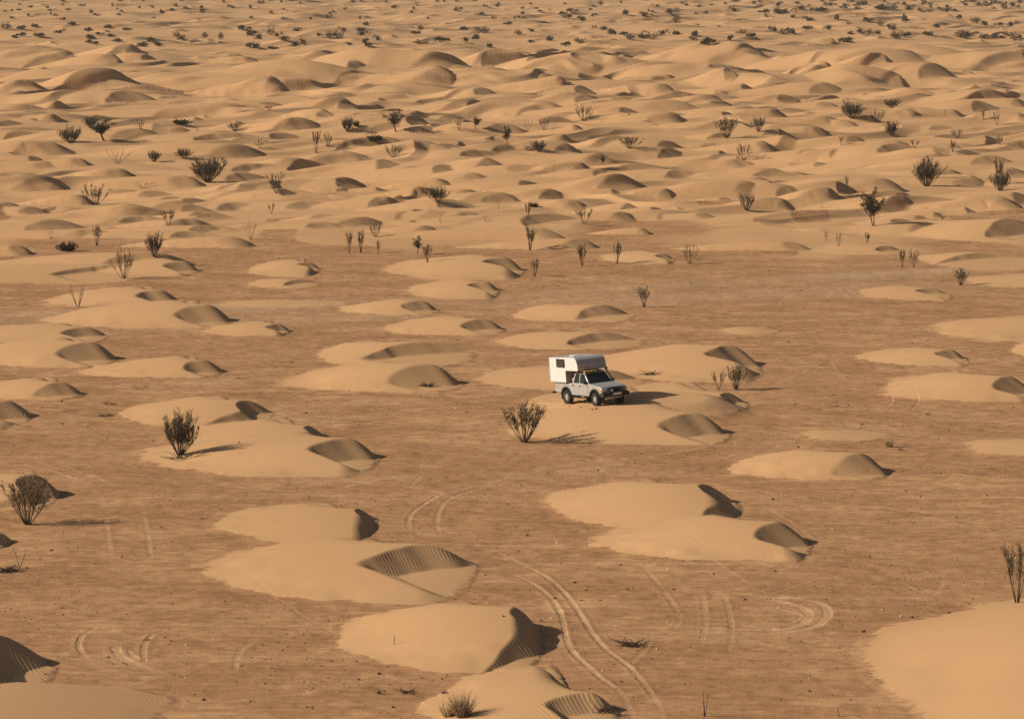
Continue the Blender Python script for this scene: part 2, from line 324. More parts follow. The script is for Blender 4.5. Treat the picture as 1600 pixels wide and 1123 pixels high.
TRACKS = [([(641, 838), (637, 815), (646, 798), (670, 783), (696, 771), (760, 757), (850, 733), (960, 712)], 1.0, 0.06),
 ([(688, 836), (682, 812), (693, 786), (728, 770), (800, 752)], 0.8, 0.04), ([(630, 763), (668, 766), (698, 776)], 0.9, 0.03),
 ([(490, 768), (560, 757), (625, 744), (700, 735)], 0.9, 0.03), ([(640, 762), (655, 746), (668, 737)], 0.5, 0.02),
 ([(1036, 1130), (1026, 1096), (987, 1046), (940, 1008), (908, 962), (880, 925), (845, 896), (800, 873), (752, 852)], 1.0, 0.06),
 ([(990, 1130), (974, 1090), (930, 1052), (890, 1012), (876, 960), (853, 928), (805, 898), (755, 878)], 0.9, 0.06),
 ([(1020, 985), (1010, 1010), (985, 1040), (1010, 1075)], 0.4, 0.03),
 ([(1094, 918), (1101, 955), (1100, 985), (1090, 1018)], 0.5, 0.03), ([(1128, 922), (1140, 960), (1142, 996), (1136, 1020)], 0.45, 0.03),
 ([(1085, 921), (1180, 930), (1250, 936), (1282, 945), (1293, 960), (1276, 975), (1232, 985), (1150, 988), (1010, 984)], 1.0, 0.05),
 ([(1145, 926), (1205, 937), (1255, 952), (1262, 965), (1238, 977), (1180, 982), (1100, 980), (1000, 970)], 1.0, 0.05),
 ([(1140, 948), (1210, 952), (1250, 962), (1225, 972), (1160, 972)], 0.7, 0.04),
 ([(152, 976), (128, 994), (123, 1011), (137, 1030)], 0.55, 0.055), ([(181, 1003), (182, 1018), (200, 1032), (235, 1045)], 0.7, 0.05),
 ([(192, 1010), (208, 1024), (224, 1032)], 0.6, 0.04), ([(262, 982), (236, 992), (224, 1012), (226, 1036)], 0.55, 0.055), ([(396, 1000), (372, 1022), (367, 1052)], 0.8, 0.03),
 ([(220, 788), (228, 825), (238, 875)], 0.45, 0.02), ([(163, 800), (168, 835), (174, 876)], 0.45, 0.02), ([(228, 842), (236, 870)], 0.5, 0.03),
 ([(-20, 592), (60, 583), (130, 571), (230, 566)], 0.7, 0.03), ([(230, 597), (320, 600), (400, 584), (480, 577)], 0.8, 0.03), ([(260, 606), (340, 606), (440, 588)], 0.6, 0.02),
 ([(-20, 722), (90, 720), (190, 722), (300, 733)], 0.8, 0.03), ([(25, 726), (85, 738), (125, 752), (160, 762)], 0.8, 0.03), ([(100, 731), (150, 748), (165, 756)], 0.7, 0.03),
 ([(60, 695), (150, 688), (220, 683)], 0.7, 0.02), ([(800, 742), (900, 722), (1010, 712), (1120, 696), (1230, 688)], 0.7, 0.03),
 ([(740, 757), (860, 742), (980, 724), (1100, 712)], 0.5, 0.03), ([(1180, 782), (1240, 820), (1290, 860)], 0.3, 0.02), ([(1060, 845), (1150, 900), (1180, 925)], 0.3, 0.02),
 ([(1200, 560), (1270, 570), (1330, 596)], 0.5, 0.02), ([(1215, 600), (1260, 577), (1290, 560)], 0.5, 0.02), ([(1295, 561), (1306, 578), (1322, 590)], 0.5, 0.02),
 ([(0, 570), (110, 556), (200, 548)], 0.4, 0.02), ([(380, 900), (470, 960), (560, 1010)], 0.25, 0.02), ([(1290, 900), (1180, 935)], 0.35, 0.02),
 ([(1400, 905), (1440, 925), (1460, 925), (1475, 905)], 0.4, 0.03), ([(400, 1090), (470, 1085), (520, 1076)], 0.6, 0.02), ([(130, 1075), (200, 1070), (260, 1055), (330, 1050)], 0.4, 0.02),
 ([(700, 660), (800, 640), (870, 628)], 0.4, 0.02), ([(1000, 880), (1060, 960), (1030, 1000)], 0.3, 0.03), ([(950, 975), (1000, 1000), (1100, 990), (1220, 1010)], 0.4, 0.03)]
for pts, st, dp in TRACKS:
    track(pts, width=0.46 if dp == 0.05 else 0.26, strength=min(1.0, st * (1.4 if dp == 0.05 else 1.0)), depth=dp * 0.3)
rt = random.Random(19)
for _ in range(46):                                  # older, half blown-over wheel tracks, always in pairs
    x, y = ground_at(rt.uniform(-60, 1560), HOR + math.exp(rt.uniform(math.log(540 - HOR), math.log(1125 - HOR))))
    h_ = rt.gauss(0.12, 0.22) + 0; cv = rt.gauss(0, 0.012); st = rt.uniform(0.2, 0.45); L_ = rt.uniform(30, 75); lp, rp = [], []
    for k in range(int(L_ / 2)):
        lp.append((x, y)); rp.append((x - math.sin(h_) * 1.45, y + math.cos(h_) * 1.45))
        x += 2 * math.cos(h_); y += 2 * math.sin(h_); h_ += 2 * cv; cv += rt.gauss(0, 0.004)
    track(lp, 0.22, st, 0.012, True); track(rp, 0.22, st * rt.uniform(0.6, 1), 0.012, True)
ZZ += TRZ * (1 - 0.5 * sand)
PALE = np.zeros((NY, NX), np.float32)
road = [(-150, 492), (200, 487), (420, 477), (640, 470), (820, 460), (1000, 449), (1200, 437), (1400, 425), (1500, 419), (1750, 408)]
rx = np.array([p[0] for p in road], float); ry = np.array([p[1] for p in road], float)
ryi = np.interp(xs, rx, ry)[None, :]
PALE = (np.exp(-((pix_y - ryi) / 5.0) ** 2) * (0.25 + 0.65 * noise(XX / 16, YY / 14, 91)) + 0.5 * np.exp(-((pix_y - ryi - 20) / 12.0) ** 2) * noise(XX / 9, YY / 6, 92)).astype(np.float32)
PALE *= (1 - sand)

# ------------------------------------------------------------------ looking up the terrain
def height(x, y):
    j = int(np.clip(np.searchsorted(ys, y), 1, NY - 1))
    tj = (y - ys[j - 1]) / (ys[j] - ys[j - 1])
    px = CX + F_PX * x / (y * cp + HC * sp)
    i = int(np.clip(np.searchsorted(xs, px), 1, NX - 1))
    ti = (px - xs[i - 1]) / (xs[i] - xs[i - 1])
    return float((ZZ[j - 1, i - 1] * (1 - ti) + ZZ[j - 1, i] * ti) * (1 - tj) + (ZZ[j, i - 1] * (1 - ti) + ZZ[j, i] * ti) * tj)


# where the truck stands: its right wheels meet the sand at these two picture points
HEAD = R(-58)
fwd = Vector((math.cos(HEAD), math.sin(HEAD), 0)); lft = Vector((-fwd.y, fwd.x, 0))
tc = ray_hit(909, 632.5, ZZ)
tc.z = 0
org = tc - fwd * 1.43 + lft * 0.80                  # truck origin: middle of the rear axle on the ground
mid = org + fwd * 1.43
A_, b_ = [], []
for fu in np.linspace(-1.5, 1.5, 7):
    for lv in (-0.8, -0.3, 0.3, 0.8):
        p = mid + fwd * fu + lft * lv
        A_.append((1, fu, lv)); b_.append(height(p.x, p.y))
pl, *_ = np.linalg.lstsq(np.array(A_), np.array(b_), rcond=None)
pl[1] = float(np.clip(pl[1], -0.05, 0.05)); pl[2] = float(np.clip(pl[2], -0.05, 0.05))
w = window(mid.x - 4.5, mid.x + 4.5, mid.y - 5.5, mid.y + 5.5)
du = (XX[w] - mid.x) * fwd.x + (YY[w] - mid.y) * fwd.y
dv = (XX[w] - mid.x) * lft.x + (YY[w] - mid.y) * lft.y
wt = smooth(1.55, 0.75, np.sqrt((du / 2.3) ** 2 + (dv / 1.5) ** 2))
ZZ[w] = ZZ[w] * (1 - wt) + (pl[0] + pl[1] * du + pl[2] * dv) * wt
w2 = w; w = window(mid.x - 6, mid.x + 12, mid.y - 8, mid.y + 10)
ex, ey = XX[w] - (mid.x + 3.2), YY[w] - (mid.y + 0.6)
d1, d2 = (XX[w] - mid.x) * fwd.x + (YY[w] - mid.y) * fwd.y, (XX[w] - mid.x) * lft.x + (YY[w] - mid.y) * lft.y
wt = smooth(1.25, 0.6, np.sqrt((ex / 4.8) ** 2 + (ey / 3.4) ** 2))
pz = pl[0] + pl[1] * np.clip(d1, -2, 2) + pl[2] * np.clip(d2, -1, 1)
pz = pz + 0.10 * np.clip(YY[w] - (mid.y - 0.8), -1.5, 5.5) * smooth(0.6, 2.6, XX[w] - mid.x)
sand_att[w] = np.maximum(sand_att[w], smooth(0.1, 0.5, wt))
ZZ[w] = ZZ[w] * (1 - wt) + (pz + 0.5 * np.clip(ZZ[w] - pz, -0.12, 0.12)) * wt
w = w2
# sand thrown up by the wheels
stir = smooth(1.0, 0.3, np.sqrt(((du - 0.7) / 2.6) ** 2 + ((dv + 1.3) / 0.8) ** 2))
ZZ[w] += stir * 0.10 * (noise(XX[w] / 0.3, YY[w] / 0.4, 95) - 0.5)
for lv in (-0.72, 0.72):
    rut = smooth(0.22, 0.12, np.abs(dv - lv)) * smooth(1.6, 0.9, du) * smooth(-7, -4, du)
    ZZ[w] -= 0.05 * rut

# ------------------------------------------------------------------ materials
def mat(name, color, rough=0.9, metal=0.0, spec=0.3, var=0.0, vscale=6.0):
    m = bpy.data.materials.new(name); m.use_nodes = True
    nt = m.node_tree; b = nt.nodes['Principled BSDF']
    b.inputs['Roughness'].default_value = rough; b.inputs['Metallic'].default_value = metal
    b.inputs['Specular IOR Level'].default_value = spec
    c = (*color, 1)
    if var:
        tc_ = nt.nodes.new('ShaderNodeTexCoord'); n = nt.nodes.new('ShaderNodeTexNoise'); n.inputs['Scale'].default_value = vscale
        n.inputs['Detail'].default_value = 4
        nt.links.new(tc_.outputs['Object'], n.inputs['Vector'])
        r = nt.nodes.new('ShaderNodeValToRGB'); nt.links.new(n.outputs['Fac'], r.inputs['Fac'])
        r.color_ramp.elements[0].position = 0.3; r.color_ramp.elements[1].position = 0.7
        r.color_ramp.elements[0].color = (*[x * (1 - var) for x in color], 1)
        r.color_ramp.elements[1].color = (*[min(x * (1 + var), 1) for x in color], 1)
        nt.links.new(r.outputs['Color'], b.inputs['Base Color'])
    else:
        b.inputs['Base Color'].default_value = c
    return m


SAND_A, SAND_B = (0.63, 0.375, 0.185), (0.59, 0.345, 0.165)
GRAV = [(0.285, 0.147, 0.068), (0.415, 0.22, 0.104), (0.58, 0.34, 0.172)]
def ground_material():
    m = bpy.data.materials.new('sand_and_gravel'); m.use_nodes = True
    nt = m.node_tree; N = nt.nodes; L = nt.links
    b = N['Principled BSDF']; b.inputs['Roughness'].default_value = 0.95; b.inputs['Specular IOR Level'].default_value = 0.08
    geo = N.new('ShaderNodeTexCoord')
    def attr(n):
        a = N.new('ShaderNodeAttribute'); a.attribute_name = n; return a.outputs['Fac']
    def tex(sx, sy, detail=5, rough=0.6):
        mp = N.new('ShaderNodeMapping'); mp.inputs['Scale'].default_value = (sx, sy, sx); mp.inputs['Rotation'].default_value = (0, 0, 0.0 if sx == sy else 0.35)
        L.new(geo.outputs['Object'], mp.inputs['Vector'])
        t = N.new('ShaderNodeTexNoise'); t.inputs['Scale'].default_value = 1; t.inputs['Detail'].default_value = detail; t.inputs['Roughness'].default_value = rough
        L.new(mp.outputs['Vector'], t.inputs['Vector']); return t.outputs['Fac']
    def mathn(op, a, b_=None, clamp=False):
        n = N.new('ShaderNodeMath'); n.operation = op; n.use_clamp = clamp
        for k, v in enumerate((a, b_)):
            if v is None: continue
            if isinstance(v, (int, float)): n.inputs[k].default_value = v
            else: L.new(v, n.inputs[k])
        return n.outputs[0]
    def ramp(f, stops):
        r = N.new('ShaderNodeValToRGB'); e = r.color_ramp.elements
        while len(e) < len(stops): e.new(0.5)
        for k, (p, c) in enumerate(stops): e[k].position = p; e[k].color = (*c, 1)
        L.new(f, r.inputs['Fac']); return r.outputs['Color']
    def mix(f, a, c, blend='MIX'):
        x = N.new('ShaderNodeMix'); x.data_type = 'RGBA'; x.blend_type = blend
        if isinstance(f, (int, float)): x.inputs[0].default_value = f
        else: L.new(f, x.inputs[0])
        for k, v in ((6, a), (7, c)):
            if isinstance(v, tuple): x.inputs[k].default_value = (*v, 1)
            else: L.new(v, x.inputs[k])
        return x.outputs[2]
    sandc = ramp(tex(0.05, 0.05, 3), [(0.35, SAND_B), (0.65, SAND_A)])
    sandc = mix(mathn('MULTIPLY', tex(9, 9, 4, 0.75), 0.34), sandc, (0.42, 0.25, 0.13))
    broad = tex(0.16, 0.22, 6, 0.62); mid_ = tex(0.9, 1.6, 6, 0.68); fine = tex(7, 7, 4, 0.75); grit = tex(26, 26, 2, 0.8)
    streak = tex(0.28, 1.7, 5, 0.65)
    f = mathn('ADD', mathn('MULTIPLY', broad, 0.32), mathn('MULTIPLY', mid_, 0.30))
    f = mathn('ADD', f, mathn('MULTIPLY', streak, 0.18))
    f = mathn('ADD', f, mathn('MULTIPLY', fine, 0.20))
    g = ramp(f, [(0.38, GRAV[0]), (0.49, GRAV[1]), (0.60, GRAV[2])])
    g = mix(ramp(grit, [(0.66, (0, 0, 0)), (0.74, (0.6, 0.6, 0.6))]), g, (0.50, 0.36, 0.25))
    g = mix(ramp(grit, [(0.26, (0.6, 0.6, 0.6)), (0.34, (0, 0, 0))]), g, (0.14, 0.085, 0.055))
    g = mix(attr('pale'), g, (0.50, 0.325, 0.20))
    sa = attr('sand')
    edge = mathn('ADD', sa, mathn('MULTIPLY', mathn('SUBTRACT', fine, 0.5), 0.5))
    sm = N.new('ShaderNodeMapRange'); sm.interpolation_type = 'SMOOTHSTEP'; sm.inputs[1].default_value = 0.25; sm.inputs[2].default_value = 0.72
    L.new(edge, sm.inputs[0])
    col = mix(sm.outputs[0], g, sandc)
    tk = mathn('MULTIPLY', attr('track'), mathn('ADD', mathn('MULTIPLY', fine, 0.9), 0.35), True)
    col = mix(mathn('MULTIPLY', tk, mathn('SUBTRACT', 1.0, mathn('MULTIPLY', sm.outputs[0], 0.8))), col, (0.58, 0.37, 0.205))
    L.new(col, b.inputs['Base Color'])
    bump = N.new('ShaderNodeBump'); bump.inputs['Distance'].default_value = 0.03
    hgt = mathn('ADD', mathn('MULTIPLY', fine, 1.2), mathn('MULTIPLY', grit, 0.35))
    L.new(hgt, bump.inputs['Height'])
    L.new(mathn('ADD', mathn('MULTIPLY', mathn('SUBTRACT', 1.0, sm.outputs[0]), 0.6), 0.04), bump.inputs['Strength'])
    L.new(bump.outputs['Normal'], b.inputs['Normal'])
    return m


# ------------------------------------------------------------------ the ground sheet
nv = NX * NY
co = np.empty((nv, 3), np.float32)
co[:, 0] = XX.ravel(); co[:, 1] = YY.ravel(); co[:, 2] = ZZ.ravel()
me = bpy.data.meshes.new('desert_ground')
me.vertices.add(nv); me.vertices.foreach_set('co', co.ravel()); del co
q = np.arange((NY - 1) * (NX - 1), dtype=np.int64)
jj, ii = q // (NX - 1), q % (NX - 1)
a = (jj * NX + ii).astype(np.int32)
quads = np.stack([a, a + 1, a + 1 + NX, a + NX], axis=1).astype(np.int32)
nf = len(quads)
me.loops.add(nf * 4); me.loops.foreach_set('vertex_index', quads.ravel())
me.polygons.add(nf); me.polygons.foreach_set('loop_start', np.arange(0, nf * 4, 4, dtype=np.int32))
del quads, q, jj, ii, a
me.update(calc_edges=True)
me.shade_smooth()
for nm, arr in (('sand', sand_att), ('track', TRK), ('pale', PALE)):
    at = me.attributes.new(nm, 'FLOAT', 'POINT'); at.data.foreach_set('value', np.ascontiguousarray(arr, np.float32).ravel())
me.materials.append(ground_material())
ground = bpy.data.objects.new('desert_ground', me); COL.objects.link(ground)
ground['kind'] = 'structure'
SANDV = sand_att
del XX, YY, HD, RIP, TRK, TRZ, PALE, field, base, gr, thin

# ------------------------------------------------------------------ mesh helpers
class MB:
    def __init__(s): s.v, s.f, s.m = [], [], []
    def add(s, verts, faces, mi=0):
        o = len(s.v); s.v += [tuple(v) for v in verts]; s.f += [tuple(o + i for i in f) for f in faces]; s.m += [mi] * len(faces)
    def box(s, x0, x1, y0, y1, z0, z1, mi=0):
        v = [(x, y, z) for x in (x0, x1) for y in (y0, y1) for z in (z0, z1)]
        s.add(v, [(0, 1, 3, 2), (4, 6, 7, 5), (0, 4, 5, 1), (2, 3, 7, 6), (0, 2, 6, 4), (1, 5, 7, 3)], mi)
    def prism(s, prof, y0, y1, mi=0, side=None):     # prof: (x,z) outline
        n = len(prof)
        v = [(x, y0, z) for x, z in prof] + [(x, y1, z) for x, z in prof]
        o = len(s.v); s.v += v
        s.f.append(tuple(o + i for i in range(n))); s.m.append(mi)
        s.f.append(tuple(o + n + i for i in reversed(range(n)))); s.m.append(mi)
        for i in range(n):
            j = (i + 1) % n
            s.f.append((o + i, o + n + i, o + n + j, o + j)); s.m.append(side[i] if side else mi)
    def tube(s, pts, radii, sides=4, mi=0, cap=True):
        pts = [Vector(p) for p in pts]; o = len(s.v); n = len(pts)
        for k, p in enumerate(pts):
            d = (pts[min(k + 1, n - 1)] - pts[max(k - 1, 0)])
            d = d.normalized() if d.length > 1e-9 else Vector((0, 0, 1))
            a_ = d.cross(Vector((0.13, 0.97, 0.21))).normalized(); b2 = d.cross(a_)
            r = radii[k] if isinstance(radii, (list, tuple)) else radii
            for q_ in range(sides):
                t = 2 * math.pi * q_ / sides
                s.v.append(tuple(p + (a_ * math.cos(t) + b2 * math.sin(t)) * r))
        for k in range(n - 1):
            for q_ in range(sides):
                r0 = o + k * sides + q_; r1 = o + k * sides + (q_ + 1) % sides
                s.f.append((r0, r1, r1 + sides, r0 + sides)); s.m.append(mi)
        if cap:
            s.f.append(tuple(o + i for i in reversed(range(sides)))); s.m.append(mi)
            s.f.append(tuple(o + (n - 1) * sides + i for i in range(sides))); s.m.append(mi)
    def lathe(s, prof, cx, cz, y0, n=24, mi=0):      # prof: (radius, y offset), spun round the y axis
        o = len(s.v); k = len(prof)
        for i in range(n):
            t = 2 * math.pi * i / n
            for r, y in prof: s.v.append((cx + r * math.cos(t), y0 + y, cz + r * math.sin(t)))
        for i in range(n):
            for j in range(k - 1):
                a0 = o + i * k + j; b0 = o + ((i + 1) % n) * k + j
                s.f.append((a0, a0 + 1, b0 + 1, b0)); s.m.append(mi)
    def mesh(s, name, mats, smooth_=False):
        m_ = bpy.data.meshes.new(name); m_.from_pydata(s.v, [], s.f)
        for x in (mats if isinstance(mats, (list, tuple)) else [mats]): m_.materials.append(x)
        if any(s.m): m_.polygons.foreach_set('material_index', s.m)
        if smooth_: m_.shade_smooth()
        m_.update(); return m_
    def build(s, name, mats, parent=None, smooth_=False, bevel=0, loc=None):
        o = bpy.data.objects.new(name, s.mesh(name, mats, smooth_)); COL.objects.link(o)
        if parent is not None: o.parent = parent
        if loc is not None: o.location = loc
        if bevel:
            bm_ = o.modifiers.new('bevel', 'BEVEL'); bm_.width = bevel; bm_.segments = 2; bm_.limit_method = 'ANGLE'; bm_.angle_limit = R(35)
        return o


def empty(name, loc=(0, 0, 0)):
    o = bpy.data.objects.new(name, None); o.empty_display_size = 0.3; COL.objects.link(o); o.location = loc; return o
def tag(o, label, cat, group=None):
    o['label'] = label; o['category'] = cat
    if group: o['group'] = group
    return o

# ------------------------------------------------------------------ the truck
M_SILV = mat('silver_paint', (0.43, 0.425, 0.405), 0.38, 0.3, 0.5, 0.12, 2.5)
M_WHITE = mat('white_panel', (0.62, 0.60, 0.56), 0.55, 0, 0.4, 0.04, 1.5)
M_ALU = mat('grey_sheet', (0.46, 0.45, 0.44), 0.45, 0.15, 0.5, 0.08, 2)
M_BLACK = mat('black_plastic', (0.018, 0.018, 0.02), 0.55, 0, 0.4)
M_RUB = mat('tyre_rubber', (0.03, 0.028, 0.027), 0.85, 0, 0.2, 0.3, 8)
M_RIM = mat('alloy', (0.55, 0.53, 0.49), 0.4, 0.6, 0.5)
M_GLASS = mat('dark_glass', (0.012, 0.016, 0.022), 0.06, 0, 0.6)
M_LAMP = mat('lamp_glass', (0.62, 0.64, 0.66), 0.12, 0.3, 0.7)
M_AMBER = mat('amber_lens', (0.6, 0.22, 0.03), 0.2)
M_YEL = mat('yellow_board', (0.62, 0.42, 0.07), 0.6)
M_PLATE = mat('plate_white', (0.75, 0.75, 0.72), 0.5)
M_UNDER = mat('underbody', (0.03, 0.027, 0.024), 0.9, 0, 0.2)
M_GRY = mat('shaded_wall_and_case', (0.30, 0.27, 0.24), 0.7)  # camper front wall with its shade painted in; also colours the storage case

truck = empty('pickup_truck')
tag(truck, 'silver double cab pickup truck carrying a white camper box, parked on a low dune', 'truck')
def arc(cx, cz, r, a0, a1, n=9):
    return [(cx + r * math.cos(R(a0 + (a1 - a0) * i / n)), cz + r * math.sin(R(a0 + (a1 - a0) * i / n))) for i in range(n + 1)]
WB, TR = 2.85, 0.385
ra = arc(0, 0.42, 0.47, 20, 160); fa = arc(WB, 0.42, 0.48, 20, 160)
prof = [(-1.2, 0.60), (-1.2, 1.14), (0.50, 1.14), (0.56, 1.16), (2.26, 1.18), (2.9, 1.12), (3.30, 1.06), (3.50, 0.99), (3.56, 0.80), (3.54, 0.60)]
mi = [0] * len(prof)
prof += fa; mi += [1] * len(fa)
prof += [(2.30, 0.50), (0.52, 0.50)]; mi += [0, 0]
prof += ra; mi += [1] * len(ra)
prof += [(-0.55, 0.58)]; mi += [0]
b = MB(); b.prism(prof, -0.82, 0.82, 0, mi)
body = b.build('body', [M_SILV, M_UNDER], truck, bevel=0.035)
b = MB()                                             # cab above the belt line
lo = [(0.56, -0.78), (2.27, -0.78), (2.27, 0.78), (0.56, 0.78)]; hi = [(0.74, -0.66), (1.66, -0.66), (1.66, 0.66), (0.74, 0.66)]
v = [(x, y, 1.15) for x, y in lo] + [(x, y, 1.74) for x, y in hi] + [(0.82, -0.5, 1.785), (1.58, -0.5, 1.785), (1.58, 0.5, 1.785), (0.82, 0.5, 1.785)]
b.add(v, [(0, 1, 5, 4), (1, 2, 6, 5), (2, 3, 7, 6), (3, 0, 4, 7), (4, 5, 9, 8), (5, 6, 10, 9), (6, 7, 11, 10), (7, 4, 8, 11), (8, 9, 10, 11), (3, 2, 1, 0)])
b.build('cab', M_SILV, truck, bevel=0.03)
def on_side(x, z, side, off=0.012):                  # a point on the sloping side of the cab
    t = (z - 1.15) / 0.59
    return (x, side * (0.78 - 0.12 * t + off), z)
def glass_side(pts, side, name, parent):
    q_ = [on_side(x, z, side) for x, z in pts]; q2 = [on_side(x, z, side, -0.01) for x, z in pts]
    n = len(q_); b_ = MB(); b_.add(q_ + q2, [tuple(range(n)), tuple(reversed(range(n, 2 * n)))] + [(i, (i + 1) % n, n + (i + 1) % n, n + i) for i in range(n)])
    return b_.build(name, M_GLASS, parent)
for side in (-1, 1):
    y0, y1 = sorted((side * 0.80, side * 0.832))
    b = MB(); b.prism([(1.30, 0.53), (2.16, 0.53), (2.22, 1.13), (1.30, 1.13)], y0, y1)
    d1 = b.build('door', M_SILV, truck, bevel=0.012)
    glass_side([(1.33, 1.19), (2.12, 1.19), (1.70, 1.69), (1.33, 1.69)], side, 'window', d1)
    b = MB(); b.prism([(0.55, 0.80), (0.62, 0.53), (1.27, 0.53), (1.27, 1.13), (0.55, 1.13)], y0, y1)
    d2 = b.build('door', M_SILV, truck, bevel=0.012)
    glass_side([(0.72, 1.19), (1.24, 1.19), (1.24, 1.69), (0.86, 1.69)], side, 'window', d2)
    for d_, hx in ((d1, 1.36), (d2, 0.64)):
        b = MB(); h0, h1 = sorted((side * 0.83, side * 0.86)); b.box(hx, hx + 0.16, h0, h1, 1.02, 1.07); b.build('handle', M_BLACK, d_)
    b = MB(); h0, h1 = sorted((side * 0.80, side * 1.0)); b.box(2.02, 2.12, h0, h1, 1.17, 1.34); b.build('wing_mirror', M_BLACK, truck, bevel=0.02)
    for cx in (0, WB):
        b = MB(); o_ = arc(cx, 0.42, 0.53, 8, 172, 14); i_ = arc(cx, 0.42, 0.455, 8, 172, 14)
        q0, q1 = sorted((side * 0.76, side * 0.875))
        for k in range(14):
            c8 = [o_[k], o_[k + 1], i_[k + 1], i_[k]]
            b.prism(c8, q0, q1)
        b.build('fender_flare', M_BLACK, truck)
b = MB()                                             # windscreen and rear glass
def scr(y, t, off): return (2.27 - 0.61 * t + off, y, 1.15 + 0.59 * t + off)
q_ = [scr(-0.70, 0.10, .012), scr(0.70, 0.10, .012), scr(0.60, 0.92, .012), scr(-0.60, 0.92, .012)]; q2 = [(x - 0.02, y, z - 0.02) for x, y, z in q_]
b.add(q_ + q2, [(0, 1, 2, 3), (7, 6, 5, 4), (0, 4, 5, 1), (1, 5, 6, 2), (2, 6, 7, 3), (3, 7, 4, 0)])
wsn = b.build('windscreen', M_GLASS, truck)
for y in (-0.35, 0.3):
    b = MB(); b.tube([scr(y, 0.12, .02), scr(y + 0.38, 0.34, .03)], 0.012); b.build('wiper', M_BLACK, wsn)
b = MB(); b.prism([(2.33, 1.178), (3.28, 1.075), (3.46, 1.015), (3.44, 1.0), (2.33, 1.15)], -0.74, 0.74); b.build('bonnet', M_SILV, truck, bevel=0.02)
b = MB(); b.prism([(3.30, 1.02), (3.52, 1.0), (3.585, 0.84), (3.585, 0.72), (3.30, 0.72)], -0.42, 0.42)
grl = b.build('grille', M_BLACK, truck)
for side in (-1, 1):
    for k in range(2):
        c0 = side * (0.52 + 0.19 * k); b = MB(); b.box(3.5, 3.592, c0 - 0.08, c0 + 0.08, 0.80, 0.94); hl = b.build('headlight', M_LAMP, truck, bevel=0.02)
    c0 = side * 0.78; b = MB(); b.box(3.42, 3.575, c0 - 0.045, c0 + 0.06, 0.79, 0.93); b.build('indicator', M_AMBER, truck, bevel=0.01)
b = MB(); b.prism([(3.40, 0.50), (3.72, 0.50), (3.78, 0.58), (3.76, 0.72), (3.40, 0.74)], -0.86, 0.86); b.build('front_bumper', M_BLACK, truck, bevel=0.03)
b = MB()
for z_ in (0.78, 0.98): b.tube([(3.66, -0.62, z_ - 0.04), (3.80, -0.52, z_), (3.80, 0.52, z_), (3.66, 0.62, z_ - 0.04)], 0.032, 6)
for y in (-0.5, -0.2, 0.2, 0.5): b.tube([(3.74, y, 0.55), (3.80, y, 0.99)], 0.03, 6)
b.build('bull_bar', M_BLACK, truck)
b = MB(); b.box(3.835, 3.85, -0.26, 0.26, 0.60, 0.72); b.build('number_plate', M_PLATE, truck)
b = MB()
for y in (-0.36, 0.36): b.lathe([(0, 0.0), (0.085, 0.0), (0.085, 0.06), (0, 0.06)], 0, 0, 0, 12)
lampm = b.mesh('spot', [M_LAMP])
for y in (-0.36, 0.36):
    o = bpy.data.objects.new('spotlight', lampm); COL.objects.link(o); o.parent = truck; o.location = (3.87, y, 0.88); o.rotation_euler = (0, 0, R(90))
b = MB(); b.prism([(3.42, 0.50), (3.70, 0.50), (3.45, 0.36), (3.2, 0.34)], -0.45, 0.45); b.build('skid_plate', M_ALU, truck)
b = MB()
for y in (-0.42, 0.42): b.box(-1.15, 3.4, y - 0.06, y + 0.06, 0.42, 0.56)
b.box(0.9, 2.2, -0.3, 0.35, 0.34, 0.52); b.box(-0.5, 0.6, -0.25, 0.25, 0.36, 0.56)
b.tube([(0, -0.66, 0.385), (0, 0.66, 0.385)], 0.055, 8); b.tube([(WB, -0.66, 0.385), (WB, 0.66, 0.385)], 0.05, 8)
b.lathe([(0.0, -0.15), (0.13, -0.1), (0.13, 0.1), (0.0, 0.15)], 0, 0.385, 0, 12)
b.tube([(0.1, 0, 0.40), (1.6, 0.05, 0.44)], 0.04, 6)
b.build('chassis', M_UNDER, truck)
b = MB(); b.box(-1.32, -1.2, -0.8, 0.8, 0.54, 0.66); b.box(-1.3, -1.22, -0.92, -0.8, 0.52, 0.62); b.build('rear_bumper', M_BLACK, truck)
for side in (-1, 1):
    b = MB(); b.box(-0.52, -0.50, side * 0.7 - 0.13, side * 0.7 + 0.13, 0.22, 0.58); b.build('mud_flap', M_BLACK, truck)
    b = MB(); b.tube([(0.62, side * 0.88, 0.40), (2.2, side * 0.88, 0.40)], 0.035, 6)
    for x in (0.8, 2.0): b.tube([(x, side * 0.88, 0.40), (x, side * 0.5, 0.48)], 0.025, 6)
    b.build('side_step', M_BLACK, truck)
    b = MB(); c0 = side * 0.74; b.box(-1.215, -1.19, c0 - 0.07, c0 + 0.07, 0.78, 1.06); b.build('tail_light', mat('red_lens', (0.35, 0.02, 0.015), 0.2) if side < 0 else bpy.data.materials['red_lens'], truck)
tyre_p = [(0.20, -0.115), (0.30, -0.13), (0.355, -0.125), (0.385, -0.09), (0.388, 0), (0.385, 0.09), (0.355, 0.125), (0.30, 0.13), (0.20, 0.115)]
b = MB(); b.lathe(tyre_p, 0, 0, 0, 36)
for i in range(36):
    t = 2 * math.pi * i / 36
    for y in (-0.07, 0.07):
        b.add([(r_ * math.cos(t + dt), y + yy, r_ * math.sin(t + dt)) for r_ in (0.38, 0.40) for dt in (-.05, .05) for yy in (-.05, .05)],
              [(0, 1, 3, 2), (4, 6, 7, 5), (0, 4, 5, 1), (2, 3, 7, 6), (0, 2, 6, 4), (1, 5, 7, 3)])
tyre_m = b.mesh('tyre', M_RUB)
